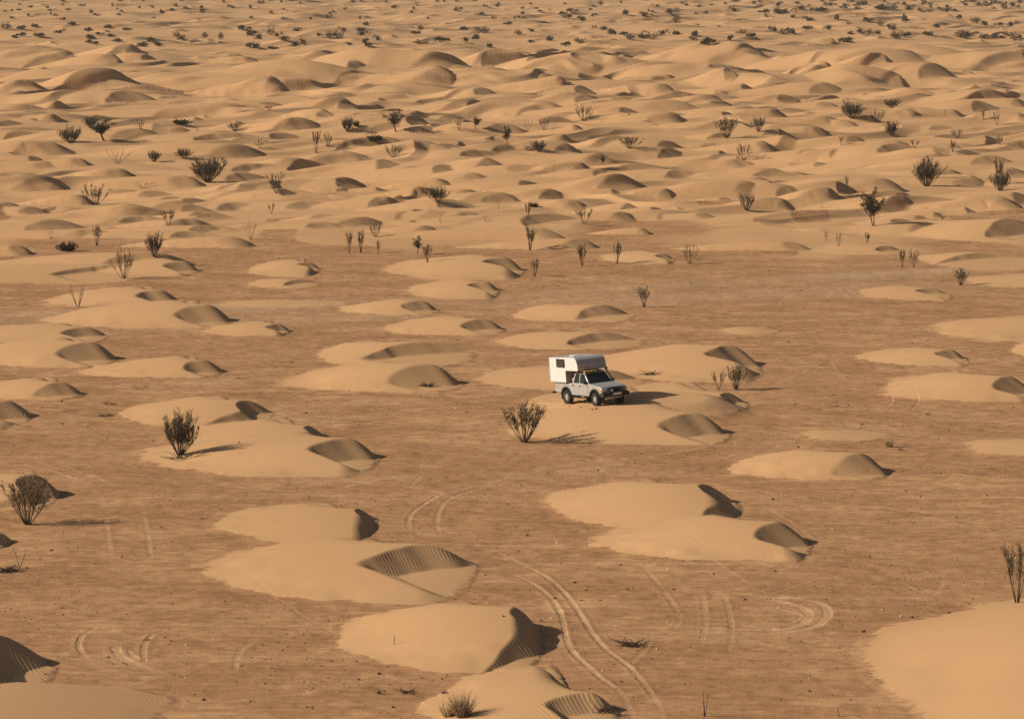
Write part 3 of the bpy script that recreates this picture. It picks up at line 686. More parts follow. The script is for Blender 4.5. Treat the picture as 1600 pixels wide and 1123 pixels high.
b = MB(); b.lathe([(0.205, -0.12), (0.215, -0.10), (0.20, -0.06), (0.19, 0.1), (0.205, 0.12)], 0, 0, 0, 28)
b.lathe([(0.19, -0.02), (0.0, -0.02)], 0, 0, 0, 24, 1); b.lathe([(0.065, -0.10), (0.05, -0.115), (0.0, -0.12)], 0, 0, 0, 14); b.lathe([(0.065, -0.10), (0.065, 0.0)], 0, 0, 0, 14)
for i in range(6):
    t = 2 * math.pi * i / 6
    c_, s_ = math.cos(t), math.sin(t); px_, pz_ = -s_ * 0.042, c_ * 0.042
    b.add([(c_ * r_ + sg * px_, yy, s_ * r_ + sg * pz_) for r_ in (0.05, 0.205) for sg in (-1, 1) for yy in (-0.095, -0.03)],
          [(0, 1, 3, 2), (4, 6, 7, 5), (0, 4, 5, 1), (2, 3, 7, 6), (0, 2, 6, 4), (1, 5, 7, 3)])
rim_m = b.mesh('rim', [M_RIM, M_UNDER])
for cx in (0, WB):
    for side in (-1, 1):
        wh = empty('wheel', (cx, side * 0.735, TR - 0.015)); wh.parent = truck
        wh.rotation_euler = (0, R(17 * cx), 0 if side < 0 else math.pi)
        if cx: wh.rotation_euler.z += R(-6)
        o = bpy.data.objects.new('tyre', tyre_m); COL.objects.link(o); o.parent = wh
        o = bpy.data.objects.new('rim', rim_m); COL.objects.link(o); o.parent = wh
# camper box: white sides, metal roof and rounded nose over the cab
nose = [(1.02, 2.60), (1.16, 2.57), (1.28, 2.48), (1.37, 2.34), (1.42, 2.18), (1.44, 2.02), (1.43, 1.86)]
cprof = [(-1.42, 1.19), (-1.42, 2.52)] + nose + [(0.20, 1.84), (0.20, 1.19)]
CW = 0.93
b = MB(); b.prism(cprof, -CW, CW, 0, [0, 2] + [2] * (len(nose) - 1) + [1, 1, 1])  # front wall and undersides get the grey that paints in the wall's shade
camper = b.build('camper_box', [M_WHITE, M_GRY, M_ALU], truck, bevel=0.02)
b = MB()                                             # ribbed sheet wrapped round the nose
no = []
for k in range(len(nose) - 1):
    for t in np.linspace(0, 1, 6, endpoint=False):
        no.append((nose[k][0] + (nose[k + 1][0] - nose[k][0]) * t, nose[k][1] + (nose[k + 1][1] - nose[k][1]) * t))
no.append(nose[-1])
outer = [(x + 0.012 + 0.02 * abs(math.sin(i * math.pi / 9)), z + 0.010) for i, (x, z) in enumerate(no)]
b.prism(outer + list(reversed([(x - 0.02, z) for x, z in no])), -CW - 0.002, CW + 0.002)
b.build('front_panel', M_ALU, camper)
b = MB(); b.box(-0.68, 0.18, -CW - 0.022, -CW + 0.01, 2.0, 2.47); wf = b.build('window', M_BLACK, camper, bevel=0.02)
b = MB(); b.box(-0.61, 0.11, -CW - 0.030, -CW - 0.015, 2.06, 2.41); b.build('pane', mat('smoked_pane', (0.05, 0.045, 0.04), 0.12), wf)
b = MB(); b.box(-0.68, 0.18, CW - 0.01, CW + 0.022, 2.0, 2.47); b.build('window', M_GLASS, camper, bevel=0.02)
for y in (-CW, CW):
    b = MB(); b.box(-1.43, -1.38, y - 0.012 if y < 0 else y - 0.03, y + 0.03 if y < 0 else y + 0.012, 1.216, 2.53); b.build('edge_trim', M_ALU, camper)
b = MB(); b.box(-1.43, 0.2, -CW - 0.012, -CW + 0.02, 1.17, 1.215); b.build('edge_trim', M_ALU, camper)
b = MB(); b.box(-0.4, 0.1, -0.25, 0.25, 2.55, 2.60); b.build('roof_hatch', M_WHITE, camper, bevel=0.015)
# roof rack with yellow sand boards, under the overhang
b = MB()
for x in (0.95, 1.25, 1.55): b.tube([(x, -0.6, 1.80), (x, 0.6, 1.80)], 0.014, 5)
for y in (-0.6, 0.6): b.tube([(0.9, y, 1.805), (1.62, y, 1.805)], 0.016, 5)
b.box(1.60, 1.66, -0.35, 0.35, 1.80, 1.845)
rk = b.build('roof_rack', M_BLACK, truck)
for y0, y1 in ((-0.66, -0.34), (-0.28, 0.1)):
    b = MB(); b.box(1.30, 1.80, y0, y1, 1.815, 1.85)
    b.build('sand_board', M_YEL, rk)
b = MB(); b.tube([(2.3, 0.84, 1.12), (2.22, 0.84, 1.22), (1.80, 0.74, 1.74), (1.74, 0.74, 1.84)], [0.045, 0.045, 0.045, 0.05], 8)
b.tube([(1.74, 0.74, 1.82), (1.74, 0.74, 1.97)], [0.085, 0.075], 10); b.build('snorkel', M_BLACK, truck)
b = MB()                                             # folded gear between the bed and the cab
b.box(0.24, 0.50, -0.6, 0.6, 1.15, 1.42); b.build('storage_case', M_GRY, truck)
# stand it on the sand
zc = pl[0] - 1.43 * pl[1]
bx = (fwd + Vector((0, 0, pl[1]))).normalized(); by = (lft + Vector((0, 0, pl[2]))).normalized(); bz = bx.cross(by).normalized(); by = bz.cross(bx)
truck.matrix_world = Matrix(((bx.x, by.x, bz.x, org.x), (bx.y, by.y, bz.y, org.y), (bx.z, by.z, bz.z, zc - 0.01), (0, 0, 0, 1)))

# ------------------------------------------------------------------ shrubs
M_STEM = mat('shrub_stem', (0.13, 0.09, 0.06), 0.9, 0, 0.1, 0.35, 4)
M_LEAF = mat('shrub_leaf', (0.09, 0.074, 0.047), 0.9, 0, 0.1, 0.4, 3)
M_LEAFG = mat('shrub_leaf_green', (0.074, 0.072, 0.042), 0.9, 0, 0.1, 0.4, 3)
M_BROWN = mat('shrub_dry', (0.19, 0.13, 0.08), 0.9, 0, 0.1, 0.35, 3)
M_STRAW = mat('straw', (0.34, 0.23, 0.11), 0.9, 0, 0.1, 0.3, 3)
M_DEAD = mat('dead_wood', (0.07, 0.05, 0.04), 0.95, 0, 0.1, 0.4, 3)

def leaf(b, p, d, ln, wd, rnd):
    d = d.normalized(); s_ = d.cross(Vector((rnd.uniform(-1, 1), rnd.uniform(-1, 1), rnd.uniform(-1, 1))))
    s_ = s_.normalized() * wd if s_.length > 1e-6 else Vector((wd, 0, 0))
    b.add([p - s_ * .5, p + d * ln * .5 - s_, p + d * ln, p + d * ln * .5 + s_], [(0, 1, 2, 3)])

def stem_path(rnd, base, tilt, az, ln, bow, n=6, jit=0.03):
    d = Vector((math.sin(tilt) * math.cos(az), math.sin(tilt) * math.sin(az), math.cos(tilt)))
    pts = [base]; p = base.copy()
    for k in range(n):
        d = (d + Vector((rnd.uniform(-jit, jit), rnd.uniform(-jit, jit), bow / n + rnd.uniform(-jit, jit))) * 1.6).normalized()
        p = p + d * (ln / n); pts.append(p.copy())
    return pts

def shrub_mesh(kind, seed):
    """stems and foliage of one shrub, about 1 m tall and 1 m wide, rooted at the origin"""
    rnd = random.Random(seed); st, fo = MB(), MB()
    cfg = dict(  # n stems, tilt range, length range, bow, leaf share start, twigs per stem, leaves per twig, leaf length, leaf width, stem radius
        fan=(20, 3, 42, .78, 1.05, .25, .40, 5, 18, 0.0938, 0.0061, .013),
        dense=(32, 3, 55, .62, 1.0, .35, .34, 6, 17, 0.0938, 0.0067, .012),
        tall=(9, 2, 17, .78, 1.02, .12, .45, 5, 26, 0.075, 0.0055, .013),
        open=(12, 10, 58, .7, 1.0, .4, .45, 5, 17, 0.075, 0.0058, .014),
        sparse=(8, 8, 45, .75, 1.0, .2, .55, 3, 8, 0.0625, 0.0046, .012),
        low=(30, 20, 80, .55, .95, .5, .2, 7, 37, 0.1125, 0.0093, .012),
        vee=(7, 12, 30, .85, 1.02, .2, .45, 5, 26, 0.075, 0.0058, .014))[kind]
    n, t0, t1, l0, l1, bow, ls, tw, lf, ll, lw, sr = cfg
    for i in range(n):
        az = 2 * math.pi * (i * 0.618 + rnd.uniform(-.08, .08)); tilt = R(t0 + (t1 - t0) * math.sqrt((i + 0.5) / n)) * rnd.uniform(.75, 1.15)
        L_ = rnd.uniform(l0, l1) * (1 - 0.12 * (tilt / R(60)))
        base = Vector((math.cos(az) * .035 * rnd.random(), math.sin(az) * .035 * rnd.random(), -0.03))
        p = stem_path(rnd, base, tilt, az, L_, bow)
        r0 = sr * rnd.uniform(.7, 1.25)
        st.tube(p, [r0 * (1 - .8 * k / 6) for k in range(7)], 4)
        for j in range(tw):
            f = ls + (1 - ls) * (j + rnd.random()) / tw
            k = min(int(f * 6), 5); q_ = p[k].lerp(p[k + 1], f * 6 - k); d = (p[k + 1] - p[k]).normalized()
            out = Vector((rnd.uniform(-1, 1), rnd.uniform(-1, 1), rnd.uniform(-.3, .7)))
            d2 = (d + out * .55).normalized(); tl = rnd.uniform(.10, .22) * (1.25 - .5 * f)
            e = q_ + d2 * tl + Vector((0, 0, .03))
            st.tube([q_, q_.lerp(e, .5) + out * .012, e], [r0 * .38, r0 * .28, r0 * .12], 3)
            for _ in range(lf):
                t = rnd.uniform(.1, 1.05); c = q_.lerp(e, t) + Vector((rnd.gauss(0, .018), rnd.gauss(0, .018), rnd.gauss(0, .018)))
                leaf(fo, c, d2 + Vector((rnd.uniform(-.8, .8), rnd.uniform(-.8, .8), rnd.uniform(-.3, 1.0))), ll * rnd.uniform(.6, 1.3), lw * rnd.uniform(.6, 1.2), rnd)
    return st, fo

def tree_mesh(seed, trunks=1, crown=0.34, base_h=0.42):
    rnd = random.Random(seed); st, fo = MB(), MB()
    for t in range(trunks):
        az = rnd.uniform(0, 6.28); lean = R(rnd.uniform(6, 16))
        tp = stem_path(rnd, Vector((.05 * t, 0, -.03)), lean, az, base_h + .1 * rnd.random(), .15, 6, .06)
        st.tube(tp, [.026 - .0022 * k for k in range(7)], 6)
        for i in range(12):
            a_ = 2 * math.pi * (i * .618 + rnd.uniform(-.1, .1)); ti = R(rnd.uniform(8, 62))
            p = stem_path(rnd, tp[4 + i % 3], ti, a_, crown * rnd.uniform(.7, 1.45), .45, 6, .08)
            st.tube(p, [.012 * (1 - .13 * k) for k in range(7)], 4)
            for j in range(7):
                q_ = p[rnd.randint(2, 6)]; d2 = Vector((rnd.gauss(0, 1), rnd.gauss(0, 1), rnd.gauss(.3, 1))).normalized(); e = q_ + d2 * rnd.uniform(.05, .13)
                st.tube([q_, e], [.004, .002], 3)
                for _ in range(18):
                    c = q_.lerp(e, rnd.random()) + Vector((rnd.gauss(0, .022), rnd.gauss(0, .022), rnd.gauss(0, .022)))
                    leaf(fo, c, Vector((rnd.gauss(0, 1), rnd.gauss(0, 1), rnd.gauss(.3, 1))), .07 * rnd.uniform(.6, 1.3), .008 * rnd.uniform(.6, 1.3), rnd)
    return st, fo

VAR = {}
def variant(kind, k, leafm):
    key = (kind, k, leafm.name)
    if key not in VAR:
        if kind in ('tree', 'twotree'):
            a_, b2 = tree_mesh(900 + k, 2 if kind == 'twotree' else 1, .36 if kind == 'tree' else .42, .40)
            VAR[key] = (a_.mesh('trunk', M_STEM, True), b2.mesh('crown', leafm))
        else:
            a_, b2 = shrub_mesh(kind, hash_(kind) + k)
            VAR[key] = (a_.mesh('stems', M_BROWN if kind == 'sparse' else M_STEM, True), b2.mesh('foliage', leafm))
        for m_ in VAR[key]:                           # normalise: 1 m tall, 1 m wide
            pass
        zs = [v_.co.z for m_ in VAR[key] for v_ in m_.vertices]; xs_ = [v_.co.x for m_ in VAR[key] for v_ in m_.vertices]; ys_ = [v_.co.y for m_ in VAR[key] for v_ in m_.vertices]
        xs_.sort(); ys_.sort(); zs.sort(); q_ = lambda a_, f: a_[int(f * (len(a_) - 1))]
        wx = max(q_(xs_, .98) - q_(xs_, .02), q_(ys_, .98) - q_(ys_, .02)); hz = q_(zs, .985)
        for m_ in VAR[key]:
            m_.transform(Matrix.Diagonal((1 / wx, 1 / wx, 1 / hz, 1)))
    return VAR[key]
def hash_(s_): return sum(ord(c) * (i + 3) for i, c in enumerate(s_))

SHRUB_GROUP = 'shrubs scattered over the dunes and the plain'
n_put = 0
def put_shrub(px, py, hp, wp, kind, k, label, leafm=None, group=SHRUB_GROUP, lean=0.0, rot=None, name=None):
    global n_put
    n_put += 1
    P = ray_hit(px, py, ZZ); s = F_PX / (P.y * cp - (P.z - HC) * sp)
    leafm = leafm or M_LEAF
    a_, f_ = variant(kind, k, leafm)
    tree = kind in ('tree', 'twotree')
    root = empty(name or ('desert_tree' if tree else 'desert_shrub'), P - Vector((0, 0, .02)))
    root.scale = (wp / s, wp / s, hp / s)
    root.rotation_euler = (0, lean, (n_put * 2.39996) % 6.283 if rot is None else rot)
    for m_, nm in ((a_, 'trunk' if tree else 'stems'), (f_, 'crown' if tree else 'foliage')):
        o = bpy.data.objects.new(nm, m_); COL.objects.link(o); o.parent = root
    return tag(root, label, 'tree' if tree else 'shrub', group)

G, D, B_ = M_LEAFG, M_LEAF, M_BROWN
SHRUBS = [
 (820, 691, 62, 60, 'fan', 0, 'big dark fan-shaped shrub on gravel just below the camper truck', D),
 (281, 711, 66, 54, 'dense', 6, 'bushy shrub with bare roots at its foot on the lower left dune', D),
 (43, 819, 74, 74, 'fan', 1, 'large grey fan-shaped shrub with long shadow at the lower left edge', B_),
 (1590, 941, 92, 44, 'vee', 0, 'tall V-shaped shrub on the sand at the lower right edge', D),
 (1123, 609, 30, 20, 'vee', 1, 'smaller left shrub of the pair beside the dark hollow right of the truck', B_),
 (1150, 609, 38, 26, 'fan', 2, 'taller right shrub of the pair beside the dark hollow right of the truck', G),
 (1007, 480, 32, 18, 'tall', 0, 'lone upright shrub on the pale track above the truck', B_),
 (1501, 446, 27, 20, 'fan', 3, 'dark broom-like shrub standing alone beside the pale track at the right', D),
 (1410, 418, 29, 9, 'tall', 1, 'thin shrub just left of a forked one above the pale track', G),
 (1428, 418, 28, 17, 'vee', 2, 'forked shrub with a long shadow above the pale track', D),
 (835, 432, 28, 13, 'tall', 2, 'small upright shrub lowest in the row of five above the truck', B_),
 (910, 416, 34, 14, 'tall', 0, 'tall thin shrub second from the left in the row above the truck', D),
 (964, 412, 34, 12, 'tall', 3, 'narrowest upright shrub in front of a small dune in the row above the truck', D),
 (1077, 412, 30, 22, 'open', 0, 'spreading shrub at the right end of the row above the truck', B_),
 (828, 391, 38, 15, 'tall', 1, 'dark V-shaped shrub at the foot of a dune, tallest in the row above the truck', D),
 (652, 397, 28, 17, 'tree', 0, 'tiny tree with a dark round crown and leaning trunk on the plain', G),
 (668, 410, 28, 14, 'tall', 2, 'dark thin shrub just in front of the round-crowned tiny tree', D),
 (546, 396, 34, 10, 'tall', 4, 'pale broom-like shrub leftmost of a row of three on the gravel', B_),
 (564, 395, 34, 14, 'tall', 5, 'middle pale shrub of a row of three on the gravel', B_),
 (591, 399, 24, 6, 'tall', 4, 'thinnest pale shrub at the right end of a row of three on the gravel', B_),
 (586, 370, 24, 20, 'open', 1, 'dark spreading shrub behind the row of three pale ones', D),
 (194, 435, 46, 40, 'open', 2, 'largest twiggy fan shrub in the left middle of the sand', B_),
 (122, 480, 36, 26, 'sparse', 0, 'sparse leaning twiggy shrub on the tip of a left dune', B_),
 (241, 401, 36, 26, 'dense', 1, 'grey tufted bush up behind the twiggy fan shrub', D),
 (105, 393, 14, 26, 'low', 0, 'low dark cushion shrub in the left middle', D),
 (151, 384, 32, 13, 'tall', 3, 'thin upright shrub on gravel near the left edge', B_),
 (79, 373, 16, 9, 'sparse', 1, 'tiny brown shrub left of the thin upright one', B_),
 (150, 320, 32, 46, 'open', 3, 'wide open-branched dark shrub on the crest of a left dune', D),
 (264, 353, 25, 20, 'vee', 3, 'dark tuft shrub beside a long dune shadow at left', D),
 (392, 374, 34, 22, 'sparse', 2, 'leaning twiggy shrub left of the gravel plain', B_),
 (432, 302, 32, 24, 'vee', 4, 'two-pronged V-shaped shrub on a smooth dune', D),
 (325, 285, 38, 46, 'dense', 2, 'large dark bush on a dune slope in the upper left', D),
 (222, 294, 12, 30, 'sparse', 3, 'small straggly shrub at the head of a long shadow', B_),
 (424, 334, 17, 11, 'vee', 1, 'small brown tuft left of a sharp dune crest', B_),
 (684, 316, 24, 28, 'dense', 3, 'dark round bush in front of a shaded dune face', G),
 (779, 328, 24, 6, 'sparse', 0, 'thin bare stalk shrub on the sand in the middle', B_),
 (688, 348, 18, 10, 'sparse', 1, 'small pale shrub below the dark round bush', B_),
 (758, 346, 14, 9, 'sparse', 2, 'small pale shrub at the right end of a shaded dune', B_),
 (825, 343, 26, 12, 'tall', 5, 'pale brown shrub beside a small black one', B_),
 (833, 324, 7, 14, 'low', 1, 'small black flat shrub behind the pale brown one', D),
 (913, 350, 26, 26, 'vee', 2, 'greenish double-stemmed shrub beside a dune hollow', G),
 (1167, 329, 26, 24, 'fan', 0, 'compact dark broom bush on smooth sand right of centre', D),
 (1366, 353, 56, 28, 'twotree', 0, 'tall dark double-trunked tree on the dunes at the right', G),
 (1355, 380, 17, 8, 'tall', 1, 'short dark shrub on gravel below the double-trunked tree', D),
 (1447, 291, 40, 40, 'dense', 4, 'large dark many-stemmed bush at the upper right', D),
 (1563, 298, 30, 26, 'dense', 5, 'dark bush with a tall leader near the right edge', D),
 (1559, 290, 42, 14, 'tall', 0, 'tall dark leader rising out of the bush near the right edge', G),
 (1446, 278, 34, 12, 'tall', 2, 'upright top shoot behind the large many-stemmed bush', G),
 (1323, 297, 22, 5, 'tall', 3, 'very thin dark stalk shrub on the dunes at the right', D),
 (1285, 325, 14, 8, 'sparse', 3, 'tiny shrub on sand left of the double-trunked tree', B_),
 (1472, 343, 17, 14, 'sparse', 0, 'small grey shrub beside a shaded dune at the right', D),
 (1291, 377, 16, 6, 'vee', 3, 'left one of two pale twigs below a long shadow', B_),
 (1310, 385, 22, 8, 'vee', 4, 'right one of two pale twigs below a long shadow', B_),
 (1135, 216, 31, 30, 'fan', 4, 'dark fan-shaped bush high on the dunes right of centre', D),
 (1185, 206, 22, 20, 'fan', 2, 'smaller fan-shaped bush just right of the dark one on the high dunes', D),
 (1162, 250, 26, 26, 'open', 1, 'two-branched dark shrub below the fan-shaped bush', D),
 (1331, 185, 25, 32, 'dense', 1, 'wide dark bush on bright sand in the upper right', G),
 (1393, 169, 14, 22, 'dense', 2, 'low dark bush topmost of four in the upper right', D),
 (1372, 192, 20, 26, 'open', 2, 'spreading shrub between three darker bushes in the upper right', D),
 (1393, 212, 22, 19, 'dense', 0, 'round dark bush with a crisp shadow in the upper right', D),
 (1495, 216, 15, 22, 'open', 3, 'dark shrub above a thin stalk near the right edge', D),
 (1488, 237, 18, 8, 'tall', 1, 'thin stalk shrub below a dark one near the right edge', D),
 (1314, 227, 14, 9, 'vee', 0, 'tiny dark shrub in the shade of a dune at the upper right', D),
 (1429, 232, 14, 14, 'vee', 1, 'small brown shrub on a bright slope at the upper right', B_),
 (1468, 242, 10, 12, 'sparse', 1, 'tiny brown shrub just right of the small brown one', B_),
 (1536, 187, 15, 5, 'tall', 4, 'left one of two thin pale stalks near the right edge', B_),
 (1557, 196, 22, 10, 'vee', 2, 'right forked one of two thin pale stalks near the right edge', B_),
 (1562, 226, 14, 11, 'open', 0, 'dark shrub at the left end of a shaded ridge at the right edge', D),
 (912, 189, 25, 30, 'open', 1, 'spiky dark bush on a crest in the upper middle', D),
 (824, 206, 24, 17, 'sparse', 2, 'pale straggly shrub at left of a pair in the upper middle', B_),
 (850, 203, 19, 15, 'vee', 3, 'brown shrub at right of a pair in the upper middle', B_),
 (842, 237, 17, 20, 'dense', 3, 'dark square bush beside two shaded hollows', D),
 (984, 232, 18, 30, 'fan', 1, 'wide dark fan bush on a smooth dune in the upper middle', D),
 (943, 258, 14, 11, 'tree', 1, 'tiny dark-crowned tree leaning over a ridge shadow', D),
 (793, 229, 32, 13, 'tree', 2, 'slender dark-crowned tree standing on smooth sand in the upper middle', G),
 (742, 202, 19, 12, 'tree', 3, 'small dark tree at right of a pair beside a ridge shadow', D),
 (717, 204, 18, 11, 'vee', 4, 'small shrub at left of a pair beside a ridge shadow', D),
 (619, 206, 33, 32, 'tree', 4, 'wide-crowned tree on a thin trunk above a shaded dune', D),
 (543, 206, 22, 20, 'dense', 4, 'dark upright bush with a long shadow in the upper left middle', G),
 (557, 198, 9, 8, 'low', 0, 'tiny black shrub beside the dark upright bush', D),
 (494, 239, 34, 14, 'tall', 5, 'tall dark shrub at left of a pair in the upper left middle', D),
 (512, 229, 22, 22, 'open', 2, 'spreading shrub at right of a pair in the upper left middle', D),
 (585, 221, 9, 22, 'low', 1, 'low dark shrubs end of a thin ridge shadow', D),
 (614, 246, 20, 30, 'open', 3, 'dark twiggy shrub in front of a shaded dune face', D),
 (110, 224, 25, 32, 'dense', 5, 'round leafy dark bush at the far left', G),
 (163, 220, 34, 42, 'tree', 5, 'largest leafy tree on a steep dune in the upper left', G),
 (142, 200, 18, 22, 'dense', 1, 'dark bush behind the largest leafy tree', G),
 (184, 256, 25, 34, 'sparse', 3, 'straggly brown shrub below the largest leafy tree', B_),
 (241, 253, 17, 19, 'dense', 2, 'dark bush at the tip of a ridge shadow at left', D),
 (287, 248, 16, 23, 'dense', 3, 'dark spiky bush behind a crest at left', D),
 (367, 205, 14, 22, 'fan', 3, 'dark short fan bush in the upper left', D),
 (283, 195, 8, 24, 'low', 0, 'flat dark bush above a lit slope in the upper left', G),
 (308, 206, 12, 11, 'sparse', 0, 'pale tiny shrub above a shaded hollow in the upper left', B_),
 (220, 202, 16, 14, 'open', 0, 'brown shrub on the crest right of the largest leafy tree', B_),
 (420, 173, 9, 13, 'open', 1, 'small dark shrub alone on a ridge in the upper left middle', D),
 (406, 232, 16, 16, 'open', 2, 'dark shrub at the foot of a shaded ridge left of the pair', D),
]
for (px, py, hp, wp, kind, k, lab, lm) in SHRUBS:
    put_shrub(px, py, hp, wp, kind, k, lab, lm)

# bare twigs, tufts of dry grass and dead brush
def twig(px, py, hp, n, label, seed, spread=6):
    P = ray_hit(px, py, ZZ); s = F_PX / P.y; rnd = random.Random(seed); b_ = MB(); h_ = hp / s
    for i in range(n):
        p = stem_path(rnd, Vector((.02 * i, 0, -.03)), R(rnd.uniform(1, spread)), rnd.uniform(0, 6.28), h_ * rnd.uniform(.8, 1.02), .05, 6, .05)
        b_.tube(p, [.016 - .0018 * k for k in range(7)], 5)
        for _ in range(2):
            q_ = p[rnd.randint(3, 5)]; b_.tube([q_, q_ + Vector((rnd.uniform(-.08, .08), rnd.uniform(-.08, .08), .12))], [.007, .003], 3)
    return tag(b_.build('dry_twig', M_DEAD, None, True, 0, P), label, 'twig')
twig(1100, 1119, 45, 3, 'pair of bare upright sticks on gravel at the bottom right of centre', 1)
twig(616, 1006, 17, 1, 'short lone stick poking from the smooth dune at bottom centre', 2)
twig(1311, 1119, 18, 1, 'single thin stick at the edge of the big bottom right dune', 3)

def tuft(px, py, hp, wp, label, seed, m_, n=150, name='grass_tuft'):
    P = ray_hit(px, py, ZZ); s = F_PX / P.y; rnd = random.Random(seed); b_ = MB(); h_, w_ = hp / s, wp / s
    for i in range(n):
        a_ = rnd.uniform(0, 6.28); rr = w_ * .5 * math.sqrt(rnd.random()) * .7
        base = Vector((math.cos(a_) * rr * .6, math.sin(a_) * rr * .6, -.02)); L_ = h_ * rnd.uniform(.45, 1.02) * (1 - .5 * rr / w_)
        p = stem_path(rnd, base, R(rnd.uniform(4, 16 + 60 * rr / w_)), a_ + rnd.uniform(-.6, .6), L_, -.1, 3, .08)
        b_.tube(p, [.010, .008, .006, .002], 3, 0)
    return tag(b_.build(name, m_, None, False, 0, P), label, 'grass tuft')
tuft(722, 1119, 50, 46, 'dry brown grass tuft casting a dark shadow at the bottom edge', 5, M_BROWN, 190)
tuft(700, 1118, 32, 36, 'paler thin dry grass beside the brown tuft at the bottom edge', 6, M_STRAW, 110)
tuft(1388, 698, 20, 22, 'straw-coloured grass tuft on gravel at right', 7, M_STRAW, 150)
tuft(1406, 703, 7, 9, 'tiny grey tuft in front of the straw-coloured one', 8, M_BROWN, 40)
tuft(694, 1083, 9, 16, 'small wispy grass above the bottom edge tufts', 9, M_BROWN, 40)

def brush(px, py, wp, hp, label, seed, n=16, curl=.3, name='dead_branch'):
    P = ray_hit(px, py, ZZ); s = F_PX / P.y; rnd = random.Random(seed); b_ = MB(); w_, h_ = wp / s, hp / s
    for i in range(n):
        a_ = rnd.choice((0, math.pi)) + rnd.gauss(0, .5)
        x0 = rnd.uniform(-.25, .25) * w_; base = Vector((x0, rnd.gauss(0, .1) * w_, .01))
        L_ = w_ * rnd.uniform(.2, .5); p = stem_path(rnd, base, R(rnd.uniform(55, 88)), a_, L_, -.12, 6, .16)
        top = max(q_.z for q_ in p)
        p = [Vector((q_.x, q_.y, max(q_.z * min(1, h_ / max(top, .01)), .012))) for q_ in p]
        b_.tube(p, [.022 - .0027 * k for k in range(7)], 4)
        for _ in range(3):
            q_ = p[rnd.randint(2, 6)]; b_.tube([q_, q_ + Vector((rnd.gauss(0, .10), rnd.gauss(0, .10), abs(rnd.gauss(.05, .06))))], [.009, .003], 3)
    return tag(b_.build(name, M_DEAD, None, True, 0, P), label, 'dead branch')
brush(985, 1008, 58, 10, 'heap of black broken twigs in the middle of the lower tracks', 11, 34)
brush(165, 650, 34, 12, 'dark dead branch on gravel at the tip of a left dune', 12, 12)
brush(172, 632, 30, 5, 'thin dark twig line just behind the dead branch at left', 13, 6)
brush(640, 1082, 38, 5, 'thin black twigs on gravel at the bottom, right of a shorter one', 14, 8)
brush(592, 1083, 14, 4, 'short black twigs on gravel at the bottom, left of a longer one', 15, 5)
brush(10, 893, 60, 14, 'black fallen dead bush at the left edge', 16, 34)
brush(945, 1110, 44, 10, 'scattered dead twigs at the foot of the bottom centre dune', 17, 18)
brush(285, 716, 76, 10, 'dry roots spread on sand under the bushy left shrub', 18, 20)
brush(1450, 648, 10, 4, 'small dark branch lying in a pale sand patch at right', 19, 5)
brush(928, 640, 10, 3, 'tiny dark twigs in the churned sand by the front wheel', 20, 4)
brush(667, 603, 30, 6, 'brown twig litter at the foot of a rippled dune left of the truck', 21, 22)
brush(1020, 585, 36, 8, 'brown twig litter on the dune right behind the truck', 22, 20)
twig(30, 888, 40, 2, 'leaning dead stalk rising from the black fallen bush', 23, 30)

# ------------------------------------------------------------------ far shrubs: single small meshes shared by many
def far_mesh(seed, m_, flat=1.0):
    rnd = random.Random(seed); b_ = MB()
    nl = rnd.randint(4, 7); lobes = [(Vector((rnd.gauss(0, .22), rnd.gauss(0, .22), rnd.uniform(.14, .55))), rnd.uniform(.2, .33)) for _ in range(nl)]
    for _ in range(260):
        c, r_ = rnd.choice(lobes); d = Vector((rnd.gauss(0, 1), rnd.gauss(0, 1), rnd.gauss(0, 1))).normalized() * r_ * rnd.uniform(.3, 1.05)
        p = c + d; p.z = max(p.z * flat, rnd.uniform(.01, .1))
        leaf(b_, p, d + Vector((0, 0, .2)), rnd.uniform(.10, .22), rnd.uniform(.03, .06), rnd)
    for c, r_ in lobes: b_.tube([(0, 0, -.05), (c.x * .4, c.y * .4, c.z * .5), tuple(c)], [.03, .022, .01], 3)
    return b_.mesh('far_shrub', m_)
FARM = [far_mesh(1, M_LEAFG), far_mesh(2, M_LEAF), far_mesh(3, M_LEAFG, .7), far_mesh(4, M_LEAF, .6), far_mesh(5, M_BROWN), far_mesh(6, M_LEAFG, .85)]
